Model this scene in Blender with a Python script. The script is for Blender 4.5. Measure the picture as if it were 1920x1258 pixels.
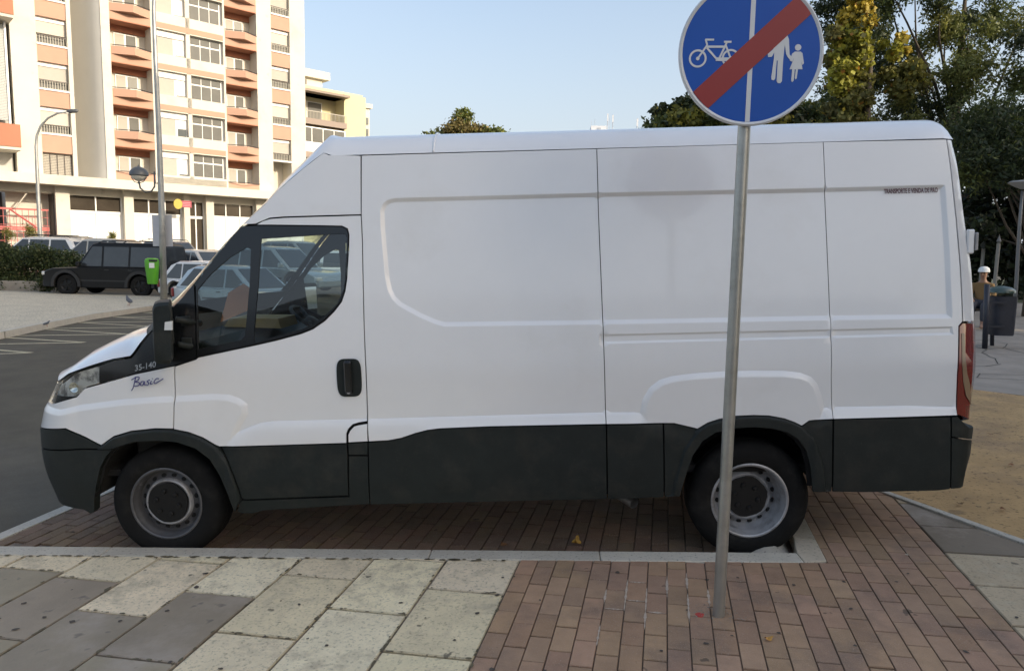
import bpy, math, random
import numpy as np
from mathutils import Vector, Matrix, geometry
random.seed(7); rng = np.random.default_rng(7)
for o in list(bpy.data.objects): bpy.data.objects.remove(o)
SC = bpy.context.scene; COL = SC.collection

# ------------------------------------------------------------------ camera
CX, CD, CH = 2.2757, 4.0717, 1.9181
YAW, PITCH, ROLL, FPX, TILT = -.0461, .1159, -.0195, 1342.26, .0418
def cam_axes():
    f = np.array([math.sin(YAW)*math.cos(PITCH), math.cos(YAW)*math.cos(PITCH), -math.sin(PITCH)])
    r = np.array([math.cos(YAW), -math.sin(YAW), 0.]); d = np.cross(f, r)
    return f, r*math.cos(ROLL)+d*math.sin(ROLL), -r*math.sin(ROLL)+d*math.cos(ROLL)
FW, RT, DN = cam_axes(); CP = np.array([CX, -CD, CH])
cam = bpy.data.cameras.new('camera'); co = bpy.data.objects.new('camera', cam); COL.objects.link(co)
cam.sensor_width = 36; cam.lens = FPX/1920*36; cam.clip_start = .05; cam.clip_end = 3000
co.matrix_world = Matrix(((RT[0], -DN[0], -FW[0], CP[0]), (RT[1], -DN[1], -FW[1], CP[1]), (RT[2], -DN[2], -FW[2], CP[2]), (0, 0, 0, 1)))
SC.camera = co
SC.render.resolution_x = 1024; SC.render.resolution_y = 670
# ------------------------------------------------------------------ light
SUN_AZ, SUN_EL = math.radians(118), math.radians(21)
w = bpy.data.worlds.new('World'); SC.world = w; w.use_nodes = True
nt = w.node_tree; nt.nodes.clear()
sky = nt.nodes.new('ShaderNodeTexSky'); sky.sky_type = 'NISHITA'; sky.sun_disc = False
sky.sun_elevation = SUN_EL; sky.sun_rotation = SUN_AZ; sky.air_density = 1.15; sky.dust_density = 4.4; sky.ozone_density = 1.7
bg = nt.nodes.new('ShaderNodeBackground'); bg.inputs[1].default_value = .135
ow = nt.nodes.new('ShaderNodeOutputWorld')
veil = nt.nodes.new('ShaderNodeMix'); veil.data_type = 'RGBA'; veil.inputs[7].default_value = (2.55, 2.70, 2.95, 1)      # thin high haze, denser low down
wtc = nt.nodes.new('ShaderNodeTexCoord'); wsx = nt.nodes.new('ShaderNodeSeparateXYZ'); wmr = nt.nodes.new('ShaderNodeMapRange'); wcl = nt.nodes.new('ShaderNodeTexNoise'); wcl.inputs['Scale'].default_value = 2.2; wcl.inputs['Detail'].default_value = 6; wma = nt.nodes.new('ShaderNodeMath'); wma.operation = 'MULTIPLY_ADD'; wma.inputs[1].default_value = .16
wmr.inputs[1].default_value = 0; wmr.inputs[2].default_value = .42; wmr.inputs[3].default_value = .78; wmr.inputs[4].default_value = .06
nt.links.new(wtc.outputs['Generated'], wsx.inputs[0]); nt.links.new(wtc.outputs['Generated'], wcl.inputs['Vector']); nt.links.new(wsx.outputs[2], wmr.inputs[0]); nt.links.new(wcl.outputs['Fac'], wma.inputs[0]); nt.links.new(wmr.outputs[0], wma.inputs[2]); nt.links.new(wma.outputs[0], veil.inputs[0])
nt.links.new(sky.outputs[0], veil.inputs[6]); nt.links.new(veil.outputs[2], bg.inputs[0]); nt.links.new(bg.outputs[0], ow.inputs[0])
sd = Vector((math.sin(SUN_AZ)*math.cos(SUN_EL), math.cos(SUN_AZ)*math.cos(SUN_EL), math.sin(SUN_EL)))
sl = bpy.data.lights.new('sun', 'SUN'); sl.energy = 2.0; sl.angle = math.radians(.5); sl.color = (1, .88, .70)
so = bpy.data.objects.new('sun', sl); COL.objects.link(so); so.rotation_euler = (-sd).to_track_quat('-Z', 'Y').to_euler()
SC.view_settings.view_transform = 'Standard'; SC.view_settings.look = 'None'; SC.view_settings.exposure = 1.15; SC.view_settings.gamma = 1

# ------------------------------------------------------------------ materials
MATS = {}
def mat(name, col, rough=.6, metal=0, var=.0, scale=8, bump=0, bscale=40, coat=0, attr=False, spec=.5, col2=None, c2scale=3, c2lo=.55, c2hi=.7, bdist=.01, speckle=None, stain=None):
    if name in MATS: return MATS[name]
    m = bpy.data.materials.new(name); m.use_nodes = True; t = m.node_tree; N = t.nodes; L = t.links
    p = N['Principled BSDF']
    p.inputs['Roughness'].default_value = rough; p.inputs['Metallic'].default_value = metal
    p.inputs['Coat Weight'].default_value = coat; p.inputs['Coat Roughness'].default_value = .08
    p.inputs['Specular IOR Level'].default_value = spec
    tc = N.new('ShaderNodeTexCoord'); obj = tc.outputs['Object']
    rgb = N.new('ShaderNodeRGB'); rgb.outputs[0].default_value = (*col, 1); cur = rgb.outputs[0]
    def noise(s, det=4, r=.6):
        n = N.new('ShaderNodeTexNoise'); n.inputs['Scale'].default_value = s; n.inputs['Detail'].default_value = det; n.inputs['Roughness'].default_value = r
        L.new(obj, n.inputs['Vector']); return n.outputs['Fac']
    def mix(a, b, f, mode='MIX'):
        x = N.new('ShaderNodeMix'); x.data_type = 'RGBA'; x.blend_type = mode
        if isinstance(f, float): x.inputs[0].default_value = f
        else: L.new(f, x.inputs[0])
        for v, i in ((a, 6), (b, 7)):
            if isinstance(v, tuple): x.inputs[i].default_value = (*v, 1)
            else: L.new(v, x.inputs[i])
        return x.outputs[2]
    def ramp(v, lo, hi, a=0., b=1.):
        r = N.new('ShaderNodeMapRange'); r.inputs[1].default_value = lo; r.inputs[2].default_value = hi; r.inputs[3].default_value = a; r.inputs[4].default_value = b
        L.new(v, r.inputs[0]); return r.outputs[0]
    if attr:
        a = N.new('ShaderNodeAttribute'); a.attribute_name = 'tint'; cur = mix(cur, a.outputs['Color'], 1., 'MULTIPLY')
    if col2 is not None:
        cur = mix(cur, col2, ramp(noise(c2scale, 6, .65), c2lo, c2hi))
    if var:
        g = ramp(noise(scale, 5, .65), .25, .75, 1-var, 1+var); c = N.new('ShaderNodeCombineColor')
        for i in range(3): L.new(g, c.inputs[i])
        cur = mix(cur, c.outputs[0], 1., 'MULTIPLY')
    if speckle:
        cur = mix(cur, speckle[0], ramp(noise(speckle[1], 2, .5), speckle[2], speckle[3], 0., speckle[4]))
    if stain: cur = mix(cur, stain[0], ramp(noise(stain[1], 3, .45), stain[2], stain[3], 0., stain[4]))
    L.new(cur, p.inputs['Base Color'])
    if bump:
        b = N.new('ShaderNodeBump'); b.inputs['Strength'].default_value = bump; b.inputs['Distance'].default_value = bdist
        L.new(noise(bscale, 5, .6), b.inputs['Height']); L.new(b.outputs[0], p.inputs['Normal'])
    MATS[name] = m; return m
def glass(name, tint=(.75, .82, .8), ior=1.5, rough=.02, refl=1.0):
    if name in MATS: return MATS[name]
    m = bpy.data.materials.new(name); m.use_nodes = True; t = m.node_tree; N = t.nodes; L = t.links
    N.remove(N['Principled BSDF']); out = N['Material Output']
    tr = N.new('ShaderNodeBsdfTransparent'); tr.inputs[0].default_value = (*tint, 1)
    gl = N.new('ShaderNodeBsdfGlossy'); gl.inputs['Roughness'].default_value = rough; gl.inputs[0].default_value = (refl, refl, refl, 1)
    fr = N.new('ShaderNodeFresnel'); ge = N.new('ShaderNodeNewGeometry'); mr = N.new('ShaderNodeMapRange'); mr.inputs[3].default_value = ior; mr.inputs[4].default_value = 1/ior; L.new(ge.outputs['Backfacing'], mr.inputs[0]); L.new(mr.outputs[0], fr.inputs[0])
    mx = N.new('ShaderNodeMixShader'); L.new(fr.outputs[0], mx.inputs[0]); L.new(tr.outputs[0], mx.inputs[1]); L.new(gl.outputs[0], mx.inputs[2]); L.new(mx.outputs[0], out.inputs[0])
    MATS[name] = m; return m
def leafmat(name, rough=.6, trans=.35):
    m = bpy.data.materials.new(name); m.use_nodes = True; t = m.node_tree; N = t.nodes; L = t.links
    p = N['Principled BSDF']; p.inputs['Roughness'].default_value = rough
    a = N.new('ShaderNodeAttribute'); a.attribute_name = 'tint'; L.new(a.outputs['Color'], p.inputs['Base Color'])
    tl = N.new('ShaderNodeBsdfTranslucent'); L.new(a.outputs['Color'], tl.inputs[0])
    mx = N.new('ShaderNodeMixShader'); mx.inputs[0].default_value = trans
    L.new(p.outputs[0], mx.inputs[1]); L.new(tl.outputs[0], mx.inputs[2]); L.new(mx.outputs[0], N['Material Output'].inputs[0])
    MATS[name] = m; return m

# ------------------------------------------------------------------ object helpers
def tag(o, label=None, cat=None, group=None, kind=None):
    if label: o['label'] = label
    if cat: o['category'] = cat
    if group: o['group'] = group
    if kind: o['kind'] = kind
    return o
def empty(name, label, cat, loc=(0, 0, 0), rot=(0, 0, 0), group=None):
    o = bpy.data.objects.new(name, None); COL.objects.link(o); o.location = loc; o.rotation_euler = rot; o.empty_display_size = .2
    return tag(o, label, cat, group)
def frame(d):
    d = Vector(d).normalized(); a = Vector((0, 0, 1)) if abs(d.z) < .9 else Vector((1, 0, 0))
    x = d.cross(a).normalized(); return x, d.cross(x).normalized(), d
class MB:
    def __init__(s): s.v = []; s.f = []; s.m = []; s.t = []
    def add(s, vs, fs, m=0, tint=None):
        b = len(s.v); s.v += [tuple(map(float, v)) for v in vs]; s.f += [tuple(b+i for i in f) for f in fs]; s.m += [m]*len(fs); s.t += [tint or (1, 1, 1)]*len(fs); return s
    def box(s, x0, x1, y0, y1, z0, z1, m=0, M=None, tint=None):
        vs = [Vector((x, y, z)) for x in (x0, x1) for y in (y0, y1) for z in (z0, z1)]
        if M is not None: vs = [M @ v for v in vs]
        return s.add(vs, [(0, 1, 3, 2), (4, 6, 7, 5), (0, 4, 5, 1), (2, 3, 7, 6), (0, 2, 6, 4), (1, 5, 7, 3)], m, tint)
    def cbox(s, x0, x1, y0, y1, z0, z1, c=.01, m=0, M=None, tint=None):   # box with chamfered edges
        vs = []; c = min(c, abs(x1-x0)*.45, abs(y1-y0)*.45, abs(z1-z0)*.45)
        idx = {}
        for i, x in enumerate((x0, x1)):
            for j, y in enumerate((y0, y1)):
                for k, z in enumerate((z0, z1)):
                    sx, sy, sz = (1, -1)[i], (1, -1)[j], (1, -1)[k]
                    for a in range(3):
                        p = [x+sx*c, y+sy*c, z+sz*c]; p[a] = (x, y, z)[a]
                        idx[(i, j, k, a)] = len(vs); vs.append(Vector(p))
        g = lambda i, j, k, a: idx[(i, j, k, a)]
        fs = []
        for i in (0, 1): fs.append([g(i, j, k, 0) for j, k in ((0, 0), (1, 0), (1, 1), (0, 1))])
        for j in (0, 1): fs.append([g(i, j, k, 1) for i, k in ((0, 0), (1, 0), (1, 1), (0, 1))])
        for k in (0, 1): fs.append([g(i, j, k, 2) for i, j in ((0, 0), (1, 0), (1, 1), (0, 1))])
        for j in (0, 1):
            for k in (0, 1): fs.append([g(0, j, k, 1), g(1, j, k, 1), g(1, j, k, 2), g(0, j, k, 2)])
        for i in (0, 1):
            for k in (0, 1): fs.append([g(i, 0, k, 0), g(i, 1, k, 0), g(i, 1, k, 2), g(i, 0, k, 2)])
        for i in (0, 1):
            for j in (0, 1): fs.append([g(i, j, 0, 0), g(i, j, 1, 0), g(i, j, 1, 1), g(i, j, 0, 1)])
        for i in (0, 1):
            for j in (0, 1):
                for k in (0, 1): fs.append([g(i, j, k, 0), g(i, j, k, 1), g(i, j, k, 2)])
        if M is not None: vs = [M @ v for v in vs]
        return s.add(vs, fs, m, tint)
    def tube(s, pts, r, n=10, m=0, caps=True, tint=None):
        pts = [Vector(p) for p in pts]; rs = r if isinstance(r, (list, tuple)) else [r]*len(pts); vs = []; fs = []; X = None
        for i, p in enumerate(pts):
            d = (pts[min(i+1, len(pts)-1)]-pts[max(i-1, 0)]).normalized()
            if X is None: X, Y, _ = frame(d)
            else:
                X = (X-d*X.dot(d)).normalized(); Y = d.cross(X)
            for k in range(n):
                a = 2*math.pi*k/n; vs.append(p+(X*math.cos(a)+Y*math.sin(a))*rs[i])
        for i in range(len(pts)-1):
            for k in range(n): fs.append((i*n+k, i*n+(k+1) % n, (i+1)*n+(k+1) % n, (i+1)*n+k))
        if caps: fs += [tuple(range(n))[::-1], tuple(range((len(pts)-1)*n, len(pts)*n))]
        return s.add(vs, fs, m, tint)
    def lathe(s, prof, n=32, m=0, M=None, close=False):      # prof (r, h) round z
        vs = []; fs = []
        for r, h in prof:
            for k in range(n):
                a = 2*math.pi*k/n; v = Vector((r*math.cos(a), r*math.sin(a), h)); vs.append(M @ v if M is not None else v)
        q = len(prof); rr = range(q if close else q-1)
        for i in rr:
            j = (i+1) % q
            for k in range(n): fs.append((i*n+k, i*n+(k+1) % n, j*n+(k+1) % n, j*n+k))
        return s.add(vs, fs, m)
    def prism(s, poly, h0, h1, M=None, m=0, tint=None):      # 2d polygon extruded along local z
        n = len(poly); vs = [Vector((x, y, h)) for h in (h0, h1) for x, y in poly]
        if M is not None: vs = [M @ v for v in vs]
        return s.add(vs, [tuple(range(n))[::-1], tuple(range(n, 2*n))]+[(i, (i+1) % n, n+(i+1) % n, n+i) for i in range(n)], m, tint)
    def build(s, name, mats, parent=None, smooth=False, angle=None, bevel=None, M=None):
        me = bpy.data.meshes.new(name); me.from_pydata(s.v, [], s.f); 
        for x in (mats if isinstance(mats, (list, tuple)) else [mats]): me.materials.append(x)
        me.polygons.foreach_set('material_index', s.m)
        if any(t != (1, 1, 1) for t in s.t):
            ca = me.color_attributes.new('tint', 'FLOAT_COLOR', 'CORNER'); out = []
            for f, t in zip(s.f, s.t): out += [t[0], t[1], t[2], 1.]*len(f)
            ca.data.foreach_set('color', out)
        me.update(); import bmesh
        b = bmesh.new(); b.from_mesh(me); bmesh.ops.recalc_face_normals(b, faces=b.faces); b.to_mesh(me); b.free()
        if smooth: me.polygons.foreach_set('use_smooth', [True]*len(me.polygons))
        if smooth and angle: me.set_sharp_from_angle(angle=math.radians(angle))
        o = bpy.data.objects.new(name, me); COL.objects.link(o)
        if parent: o.parent = parent
        if M is not None: o.matrix_world = M
        if bevel:
            bv = o.modifiers.new('bevel', 'BEVEL'); bv.width = bevel; bv.segments = 2; bv.limit_method = 'ANGLE'; bv.angle_limit = math.radians(40)
        return o
def XZ(y=0): return Matrix(((1, 0, 0, 0), (0, 0, -1, y), (0, 1, 0, 0), (0, 0, 0, 1)))   # 2d (x,y)->(x,z); +h toward -y
def text_mesh(name, body, size, material, parent, M, shear=0, depth=.0006, bold=0, spacing=1, align='LEFT'):
    c = bpy.data.curves.new(name, 'FONT'); c.body = body; c.size = size; c.shear = shear; c.extrude = depth; c.offset = bold; c.space_character = spacing; c.align_x = align
    o = bpy.data.objects.new(name, c); COL.objects.link(o); bpy.context.view_layer.update()
    me = bpy.data.meshes.new_from_object(o.evaluated_get(bpy.context.evaluated_depsgraph_get())); bpy.data.objects.remove(o)
    me.materials.clear(); me.materials.append(material); r = bpy.data.objects.new(name, me); COL.objects.link(r); r.parent = parent; r.matrix_local = M; return r

# ------------------------------------------------------------------ geometry of the place
TA = math.tan(TILT)
def H(x): return TA*min(max(x, -1.6), 7.0)
MV = Matrix.Rotation(-TILT, 4, 'Y')             # frame of the sloping kerbside: x along van, z off the slope
def ray(u, v): return CP, FW+(u-960)/FPX*RT+(v-629)/FPX*DN
def at(u, v, y): o, d = ray(u, v); t = (y-o[1])/d[1]; return Vector(o+t*d)
def atz(u, v, z): o, d = ray(u, v); t = (z-o[2])/d[2]; return Vector(o+t*d)
def pix(P): v = np.array(P)-CP; z = v@FW; return np.array([960+FPX*(v@RT)/z, 629+FPX*(v@DN)/z])
ca, sa = math.cos(TILT), math.sin(TILT)
def v2w(x, y, z): return (x*ca-z*sa, y, x*sa+z*ca)

# ================================================================== GROUND
def pip(poly, P):
    P = np.atleast_2d(P); x, y = P[:, 0], P[:, 1]; ins = np.zeros(len(P), bool); n = len(poly)
    for i in range(n):
        x1, y1 = poly[i]; x2, y2 = poly[(i+1) % n]
        c = ((y1 > y) != (y2 > y)); 
        with np.errstate(divide='ignore', invalid='ignore'): xi = (x2-x1)*(y-y1)/(y2-y1)+x1
        ins ^= c & (x < xi)
    return ins
def sdist(poly, P, closed=True):
    P = np.atleast_2d(P).astype(float); d = np.full(len(P), 1e9); n = len(poly)
    for i in range(n if closed else n-1):
        a = np.array(poly[i], float); b = np.array(poly[(i+1) % n], float); ab = b-a; L2 = max(ab@ab, 1e-12)
        t = np.clip(((P-a)@ab)/L2, 0, 1); d = np.minimum(d, np.hypot(*(P-a-t[:, None]*ab).T))
    return d
def dens(poly, st, closed=True):
    out = []; n = len(poly)
    for i in range(n if closed else n-1):
        a = Vector(poly[i]); b = Vector(poly[(i+1) % n]); k = max(1, int((b-a).length/st+.5))
        for j in range(k): out.append(tuple(a+(b-a)*j/k))
    if not closed: out.append(tuple(poly[-1]))
    return out
def cdt(outer, holes, pts, rows=()):
    vs = [Vector(p) for p in outer]; es = [(i, (i+1) % len(outer)) for i in range(len(outer))]
    for h in holes:
        b = len(vs); vs += [Vector(p) for p in h]; es += [(b+i, b+(i+1) % len(h)) for i in range(len(h))]
    vs += [Vector(p) for p in pts]
    for row in rows:
        b = len(vs); vs += [Vector(p) for p in row]; es += [(b+i, b+i+1) for i in range(len(row)-1)]
    r = geometry.delaunay_2d_cdt(vs, es, [], 0, 1e-6)
    V = np.array([tuple(v) for v in r[0]]); F = np.array([f for f in r[2] if len(f) == 3])
    c = V[F].mean(1); keep = pip(outer, c)
    for h in holes: keep &= ~pip(h, c)
    return V, F[keep]
def sheet(name, poly, off, m, kind='structure', holes=(), label=None, fn=None):
    """flat ground covering following the slope, split where the ground bends"""
    xs = [p[0] for p in poly]; ys = [p[1] for p in poly]; pts = []
    for bx in (-1.6, 7.0):
        if min(xs) < bx < max(xs):
            for yy in np.linspace(min(ys), max(ys), 60): pts.append((bx, yy))
    if pts:
        P = np.array(pts); k = pip(poly, P) & (sdist(poly, P) > .01); pts = [tuple(p) for p in P[k]]
    V, F = cdt(dens(poly, 1e9 if len(poly) > 12 else max(1., (max(xs)-min(xs))/40)), holes, pts)
    b = MB(); b.add([(x, y, (fn or H)(x)+off) for x, y in V], [tuple(f) for f in F])
    o = b.build(name, m); tag(o, label=label, kind=kind); return o

m_asph = mat('asphalt', (.074, .062, .040), .85, var=.3, scale=1.6, bump=.35, bscale=120, col2=(.10, .085, .065), c2scale=.35, c2lo=.5, c2hi=.75, speckle=((.2, .19, .18), 160, .6, .75, .5))
m_cobble = mat('pale_cobble', (.56, .495, .37), .85, var=.15, scale=1.5, bump=.6, bscale=30, speckle=((.16, .14, .12), 22, .52, .62, .7))
m_slabL = mat('cream_slab', (.80, .68, .475), .85, attr=True, var=.12, scale=5, bump=.9, bscale=48, speckle=((.20, .175, .12), 70, .55, .70, .5), col2=(.50, .42, .29), c2scale=6, c2lo=.50, c2hi=.70, stain=((.11, .095, .065), 13, .685, .72, .8))
m_slabD = mat('grey_slab', (.30, .25, .18), .7, attr=True, var=.16, scale=3.5, bump=.25, bscale=70, speckle=((.09, .08, .07), 14, .66, .74, .6), col2=(.38, .32, .26), c2scale=2.2, c2lo=.5, c2hi=.75)
m_brick = mat('paving_brick', (.385, .245, .155), .88, attr=True, var=.15, scale=9, bump=.6, bscale=150, speckle=((.46, .37, .31), 150, .60, .74, .6), col2=(.20, .14, .105), c2scale=2.6, c2lo=.50, c2hi=.75, stain=((.06, .045, .035), 9, .72, .75, .7))
m_grout = mat('sandy_grout', (.26, .20, .155), .95, var=.3, scale=6, bump=.5, bscale=90, col2=(.10, .08, .06), c2scale=2.0, c2lo=.46, c2hi=.6)
m_kerb = mat('kerb_concrete', (.50, .455, .38), .85, var=.14, scale=4, bump=.4, bscale=80, speckle=((.14, .13, .12), 60, .58, .7, .6), col2=(.47, .44, .37), c2scale=2.0, c2lo=.5, c2hi=.7)
m_sand = mat('sand', (.43, .275, .12), .95, var=.2, scale=3, bump=.9, bscale=45, col2=(.29, .19, .10), c2scale=1.4, c2lo=.48, c2hi=.66, speckle=((.12, .08, .04), 30, .60, .68, .75), stain=((.16, .11, .06), 6, .66, .72, .6))
m_park = mat('park_paving', (.29, .25, .205), .9, var=.2, scale=2, bump=.4, bscale=50)
m_lawn = mat('lawn_ground', (.05, .06, .028), .95, var=.3, scale=3, bump=.8, bscale=20)
m_paint = mat('road_paint', (.50, .44, .29), .8, var=.2, scale=9, col2=(.14, .125, .11), c2scale=14, c2lo=.58, c2hi=.7)

sheet('road', [(-500, -300), (500, -300), (500, 900), (-500, 900)], -.03, m_asph)
TH = math.radians(9.3); E1 = np.array([math.cos(TH), -math.sin(TH)]); E2 = np.array([math.sin(TH), math.cos(TH)]); B0 = np.array([2.178, -.125])
def pv(a, b): q = B0+a*E1+b*E2; return (float(q[0]), float(q[1]))
def clip(poly, halfs):
    for (n, c) in halfs:            # keep n.p <= c
        out = []
        for i in range(len(poly)):
            p = np.array(poly[i]); q = np.array(poly[(i+1) % len(poly)]); dp = n@p-c; dq = n@q-c
            if dp <= 0: out.append(p)
            if dp*dq < 0: out.append(p+(q-p)*dp/(dp-dq))
        poly = out
        if len(poly) < 3: return None
    return poly
def hp(p, q, keep):                 # half plane left/right of line p-q that holds point keep
    p, q, k = map(np.array, (p, q, keep)); n = np.array([-(q-p)[1], (q-p)[0]]).astype(float); n /= np.linalg.norm(n); c = n@p
    return (n, c) if n@k <= c else (-n, -c)
def paver(b, poly, z, th, cham, m, tint, jz=0):
    """one stone: clipped outline, chamfered top edge"""
    P = np.array(poly); c = P.mean(0); n = len(P)
    if n < 3: return
    area = .5*abs(sum(P[i][0]*P[(i+1) % n][1]-P[(i+1) % n][0]*P[i][1] for i in range(n)))
    if area < 4e-4: return
    zz = z+random.uniform(-jz, jz); tx, ty = random.uniform(-jz, jz)*2, random.uniform(-jz, jz)*2
    inner = []
    for p in P:
        d = c-p; L = np.linalg.norm(d); inner.append(p+d/L*min(cham*1.3, L*.4))
    hz = lambda p: zz+(p[0]-c[0])*tx+(p[1]-c[1])*ty
    vs = [(p[0], p[1], z-th) for p in P]+[(p[0], p[1], hz(p)-cham*.7) for p in P]+[(p[0], p[1], hz(p)) for p in inner]
    fs = [tuple(range(2*n, 3*n))]
    for i in range(n):
        j = (i+1) % n; fs += [(i, j, n+j, n+i), (n+i, n+j, 2*n+j, 2*n+i)]
    b.add(vs, fs[:1], m, tint); b.add(vs, fs[1:], m, tuple(c_*.72 for c_ in tint))
def rect(a0, a1, b0, b1): return [pv(a0, b0), pv(a1, b0), pv(a1, b1), pv(a0, b1)]
ZP = .080
def kerby(x): return .030-.0245*x          # far edge of the kerb strip
K0, K1 = (-6., kerby(-6)-.127), (6., kerby(6)-.127)
near_kerb = hp(K0, K1, (2, -2))
# grout bed of the raised footway (front) and of the part round the back of the bay
RC = np.array([3.885, -.168])               # outer corner of the bay kerb
def rk(t, off=0): q = RC+E2*t+E1*off; return (float(q[0]), float(q[1]))
bed = MB()
V, F = cdt(dens([(-7, K0[1]), (RC[0], RC[1]), rk(3.2), (7.2, 3.3), (7.2, -9), (-7, -9)], 2), [], [])
bed.add([(x, y, ZP-.012) for x, y in V], [tuple(f) for f in F]); o = bed.build('footway_bed', m_grout, M=MV); tag(o, kind='structure')
# cream and grey slabs, 40 x 60 cm
phase = {0: -.446, 1: -.735, 2: -.423, 3: -.695, 4: -.966, 5: -.654, 6: -.60, 7: -.8}
grey = {(3, 0), (3, 1), (3, 2), (4, 0), (4, 1), (5, 0), (5, 1), (5, 2), (6, 0), (7, 1), (6, 2), (4, 3), (2, 3), (1, 3), (3, 4)}
bl = MB(); bdk = MB()
for j in range(0, 16):
    ph = phase.get(j, -.25-.31*(j % 3)); a1 = -j*.4225; a0 = a1-.4225
    for k in range(-2, 9):
        b1 = ph-k*.611; b0 = b1-.611
        q = clip(rect(a0+.006, a1-.006, b0+.006, b1-.006), [near_kerb])
        if q is None: continue
        g = (j, k) in grey or (j > 7 and (j*7+k*3) % 5 < 2); t = random.uniform(.88, 1.08)
        paver(bdk if g else bl, q, ZP, .05, .006, 0, (t, t*random.uniform(.97, 1.02), t*random.uniform(.92, 1.02)), .002)
# cream slabs on the right, up to the sand kerb
SK = [(4.66, 1.02), (5.075, .07)]; skd = np.array(SK[1])-np.array(SK[0]); skd /= np.linalg.norm(skd)
sk = lambda t, off=0: tuple(np.array(SK[0])+skd*t+np.array([-skd[1], skd[0]])*off)
AR = 2.356
right_of = hp(sk(-5), sk(9), (3, -2))
for j in range(0, 8):
    a0 = AR+j*.60; a1 = a0+.60
    for k in range(-9, 6):
        b0 = -.36+k*.41+(.13 if j % 2 else 0); b1 = b0+.41
        q = clip(rect(a0+.006, a1-.006, b0+.006, b1-.006), [right_of])
        if q is None: continue
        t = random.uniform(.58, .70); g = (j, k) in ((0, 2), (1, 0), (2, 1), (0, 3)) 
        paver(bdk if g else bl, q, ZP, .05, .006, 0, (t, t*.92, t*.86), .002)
for b, nm, m in ((bl, 'cream_paving', m_slabL), (bdk, 'grey_paving', m_slabD)):
    o = b.build(nm, m, M=MV); tag(o, kind='structure')
# dirt and moss along the slab joints, old chewing gum
def patch(b, x, y, r_, z, asp=1., rot=0):
    n = 9; b.add([(x+r_*(1+.35*random.uniform(-1, 1))*(math.cos(2*math.pi*k/n)*math.cos(rot)*asp-math.sin(2*math.pi*k/n)*math.sin(rot)), y+r_*(1+.35*random.uniform(-1, 1))*(math.cos(2*math.pi*k/n)*math.sin(rot)*asp+math.sin(2*math.pi*k/n)*math.cos(rot)), z) for k in range(n)], [tuple(range(n))])
ds = MB(); ro = random.Random(12)
for j in range(0, 9):
    a = -j*.4225; ph = phase.get(j, -.3)
    for _ in range(34):
        bq = ro.uniform(-2.2, -.02); q = pv(a+ro.gauss(0, .006), bq)
        if q[1] < K0[1]-(q[0]-K0[0])*.0245-.005: patch(ds, q[0], q[1], ro.uniform(.002, .0085), ZP+.0028+ro.uniform(0, .0008), ro.uniform(1, 3.2), math.pi/2-TH)
    for k in range(0, 4):
        for _ in range(9):
            q = pv(a-ro.uniform(0, .42), ph-k*.611+ro.gauss(0, .006)); patch(ds, q[0], q[1], ro.uniform(.002, .008), ZP+.0028+ro.uniform(0, .0008), ro.uniform(1, 3), -TH)
for _ in range(120):
    x = ro.uniform(-1.2, 2.1); patch(ds, x, K0[1]-(x-K0[0])*.0245-ro.uniform(.002, .02), ro.uniform(.003, .010), ZP+.0042, ro.uniform(1, 3.5), 0)
tag(ds.build('moss_and_dirt', mat('joint_dirt', (.12, .10, .06), .95, var=.3, scale=40), M=MV), label='dark dirt and moss specks along the joints of the slabs', kind='stuff')
gm = MB()
for _ in range(46):
    x = ro.uniform(-.6, 4.6); y = ro.uniform(-1.25, -.25); patch(gm, x, y, ro.uniform(.005, .013), ZP+.0036+ro.uniform(0, .0006), ro.uniform(1, 1.5), ro.uniform(0, 3))
tag(gm.build('gum_spots', mat('old_gum', (.075, .06, .048), .8, var=.3, scale=60), M=MV), kind='structure')
# brick pavement on the footway, running bond of 10 x 20 cm
bb = MB()
kerb_r = hp(rk(-3), rk(6), (6, 0))
for j in range(0, 23):
    a0 = j*AR/23; a1 = a0+AR/23
    for k in range(-28, 16):
        b0 = k*.205+(.1025 if j % 2 else 0)+random.uniform(-.004, .004); b1 = b0+.205
        r = rect(a0+.0021, a1-.0021, b0+.0021, b1-.0021); t = random.uniform(.84, 1.12); ti = (t, t*random.uniform(.95, 1.03), t*random.uniform(.92, 1.03))
        qs = []
        q = clip(r, [near_kerb, right_of])
        if q: qs.append(q)
        q2 = clip(r, [(-near_kerb[0], -near_kerb[1]), kerb_r, right_of])
        if q2: qs.append(q2)
        for q in qs: paver(bb, q, ZP, .05, .0035, 0, ti, .0016)
o = bb.build('brick_paving', m_brick, M=MV); tag(o, kind='structure')
# bricks of the parking bay, level with the road
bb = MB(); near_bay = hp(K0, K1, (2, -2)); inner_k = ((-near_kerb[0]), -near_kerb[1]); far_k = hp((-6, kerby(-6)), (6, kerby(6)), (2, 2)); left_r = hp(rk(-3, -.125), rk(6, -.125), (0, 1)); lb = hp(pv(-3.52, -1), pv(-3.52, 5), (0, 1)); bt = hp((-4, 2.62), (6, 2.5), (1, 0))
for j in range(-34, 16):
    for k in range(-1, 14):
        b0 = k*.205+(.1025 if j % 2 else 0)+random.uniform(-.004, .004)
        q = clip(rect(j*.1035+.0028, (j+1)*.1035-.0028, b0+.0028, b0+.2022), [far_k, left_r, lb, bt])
        if q: t = random.uniform(.40, .58); paver(bb, q, 0, .05, .0035, 0, (t, t*random.uniform(.92, 1.06), t*random.uniform(.9, 1.05)), .0016)  # shade under the van is put into the dark tint of these bricks
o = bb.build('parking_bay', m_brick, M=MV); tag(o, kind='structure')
bed = MB(); V, F = cdt([pv(-3.56, -.2), (RC[0], RC[1]), rk(3.0), pv(-3.56, 2.9)], [], [])
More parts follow.
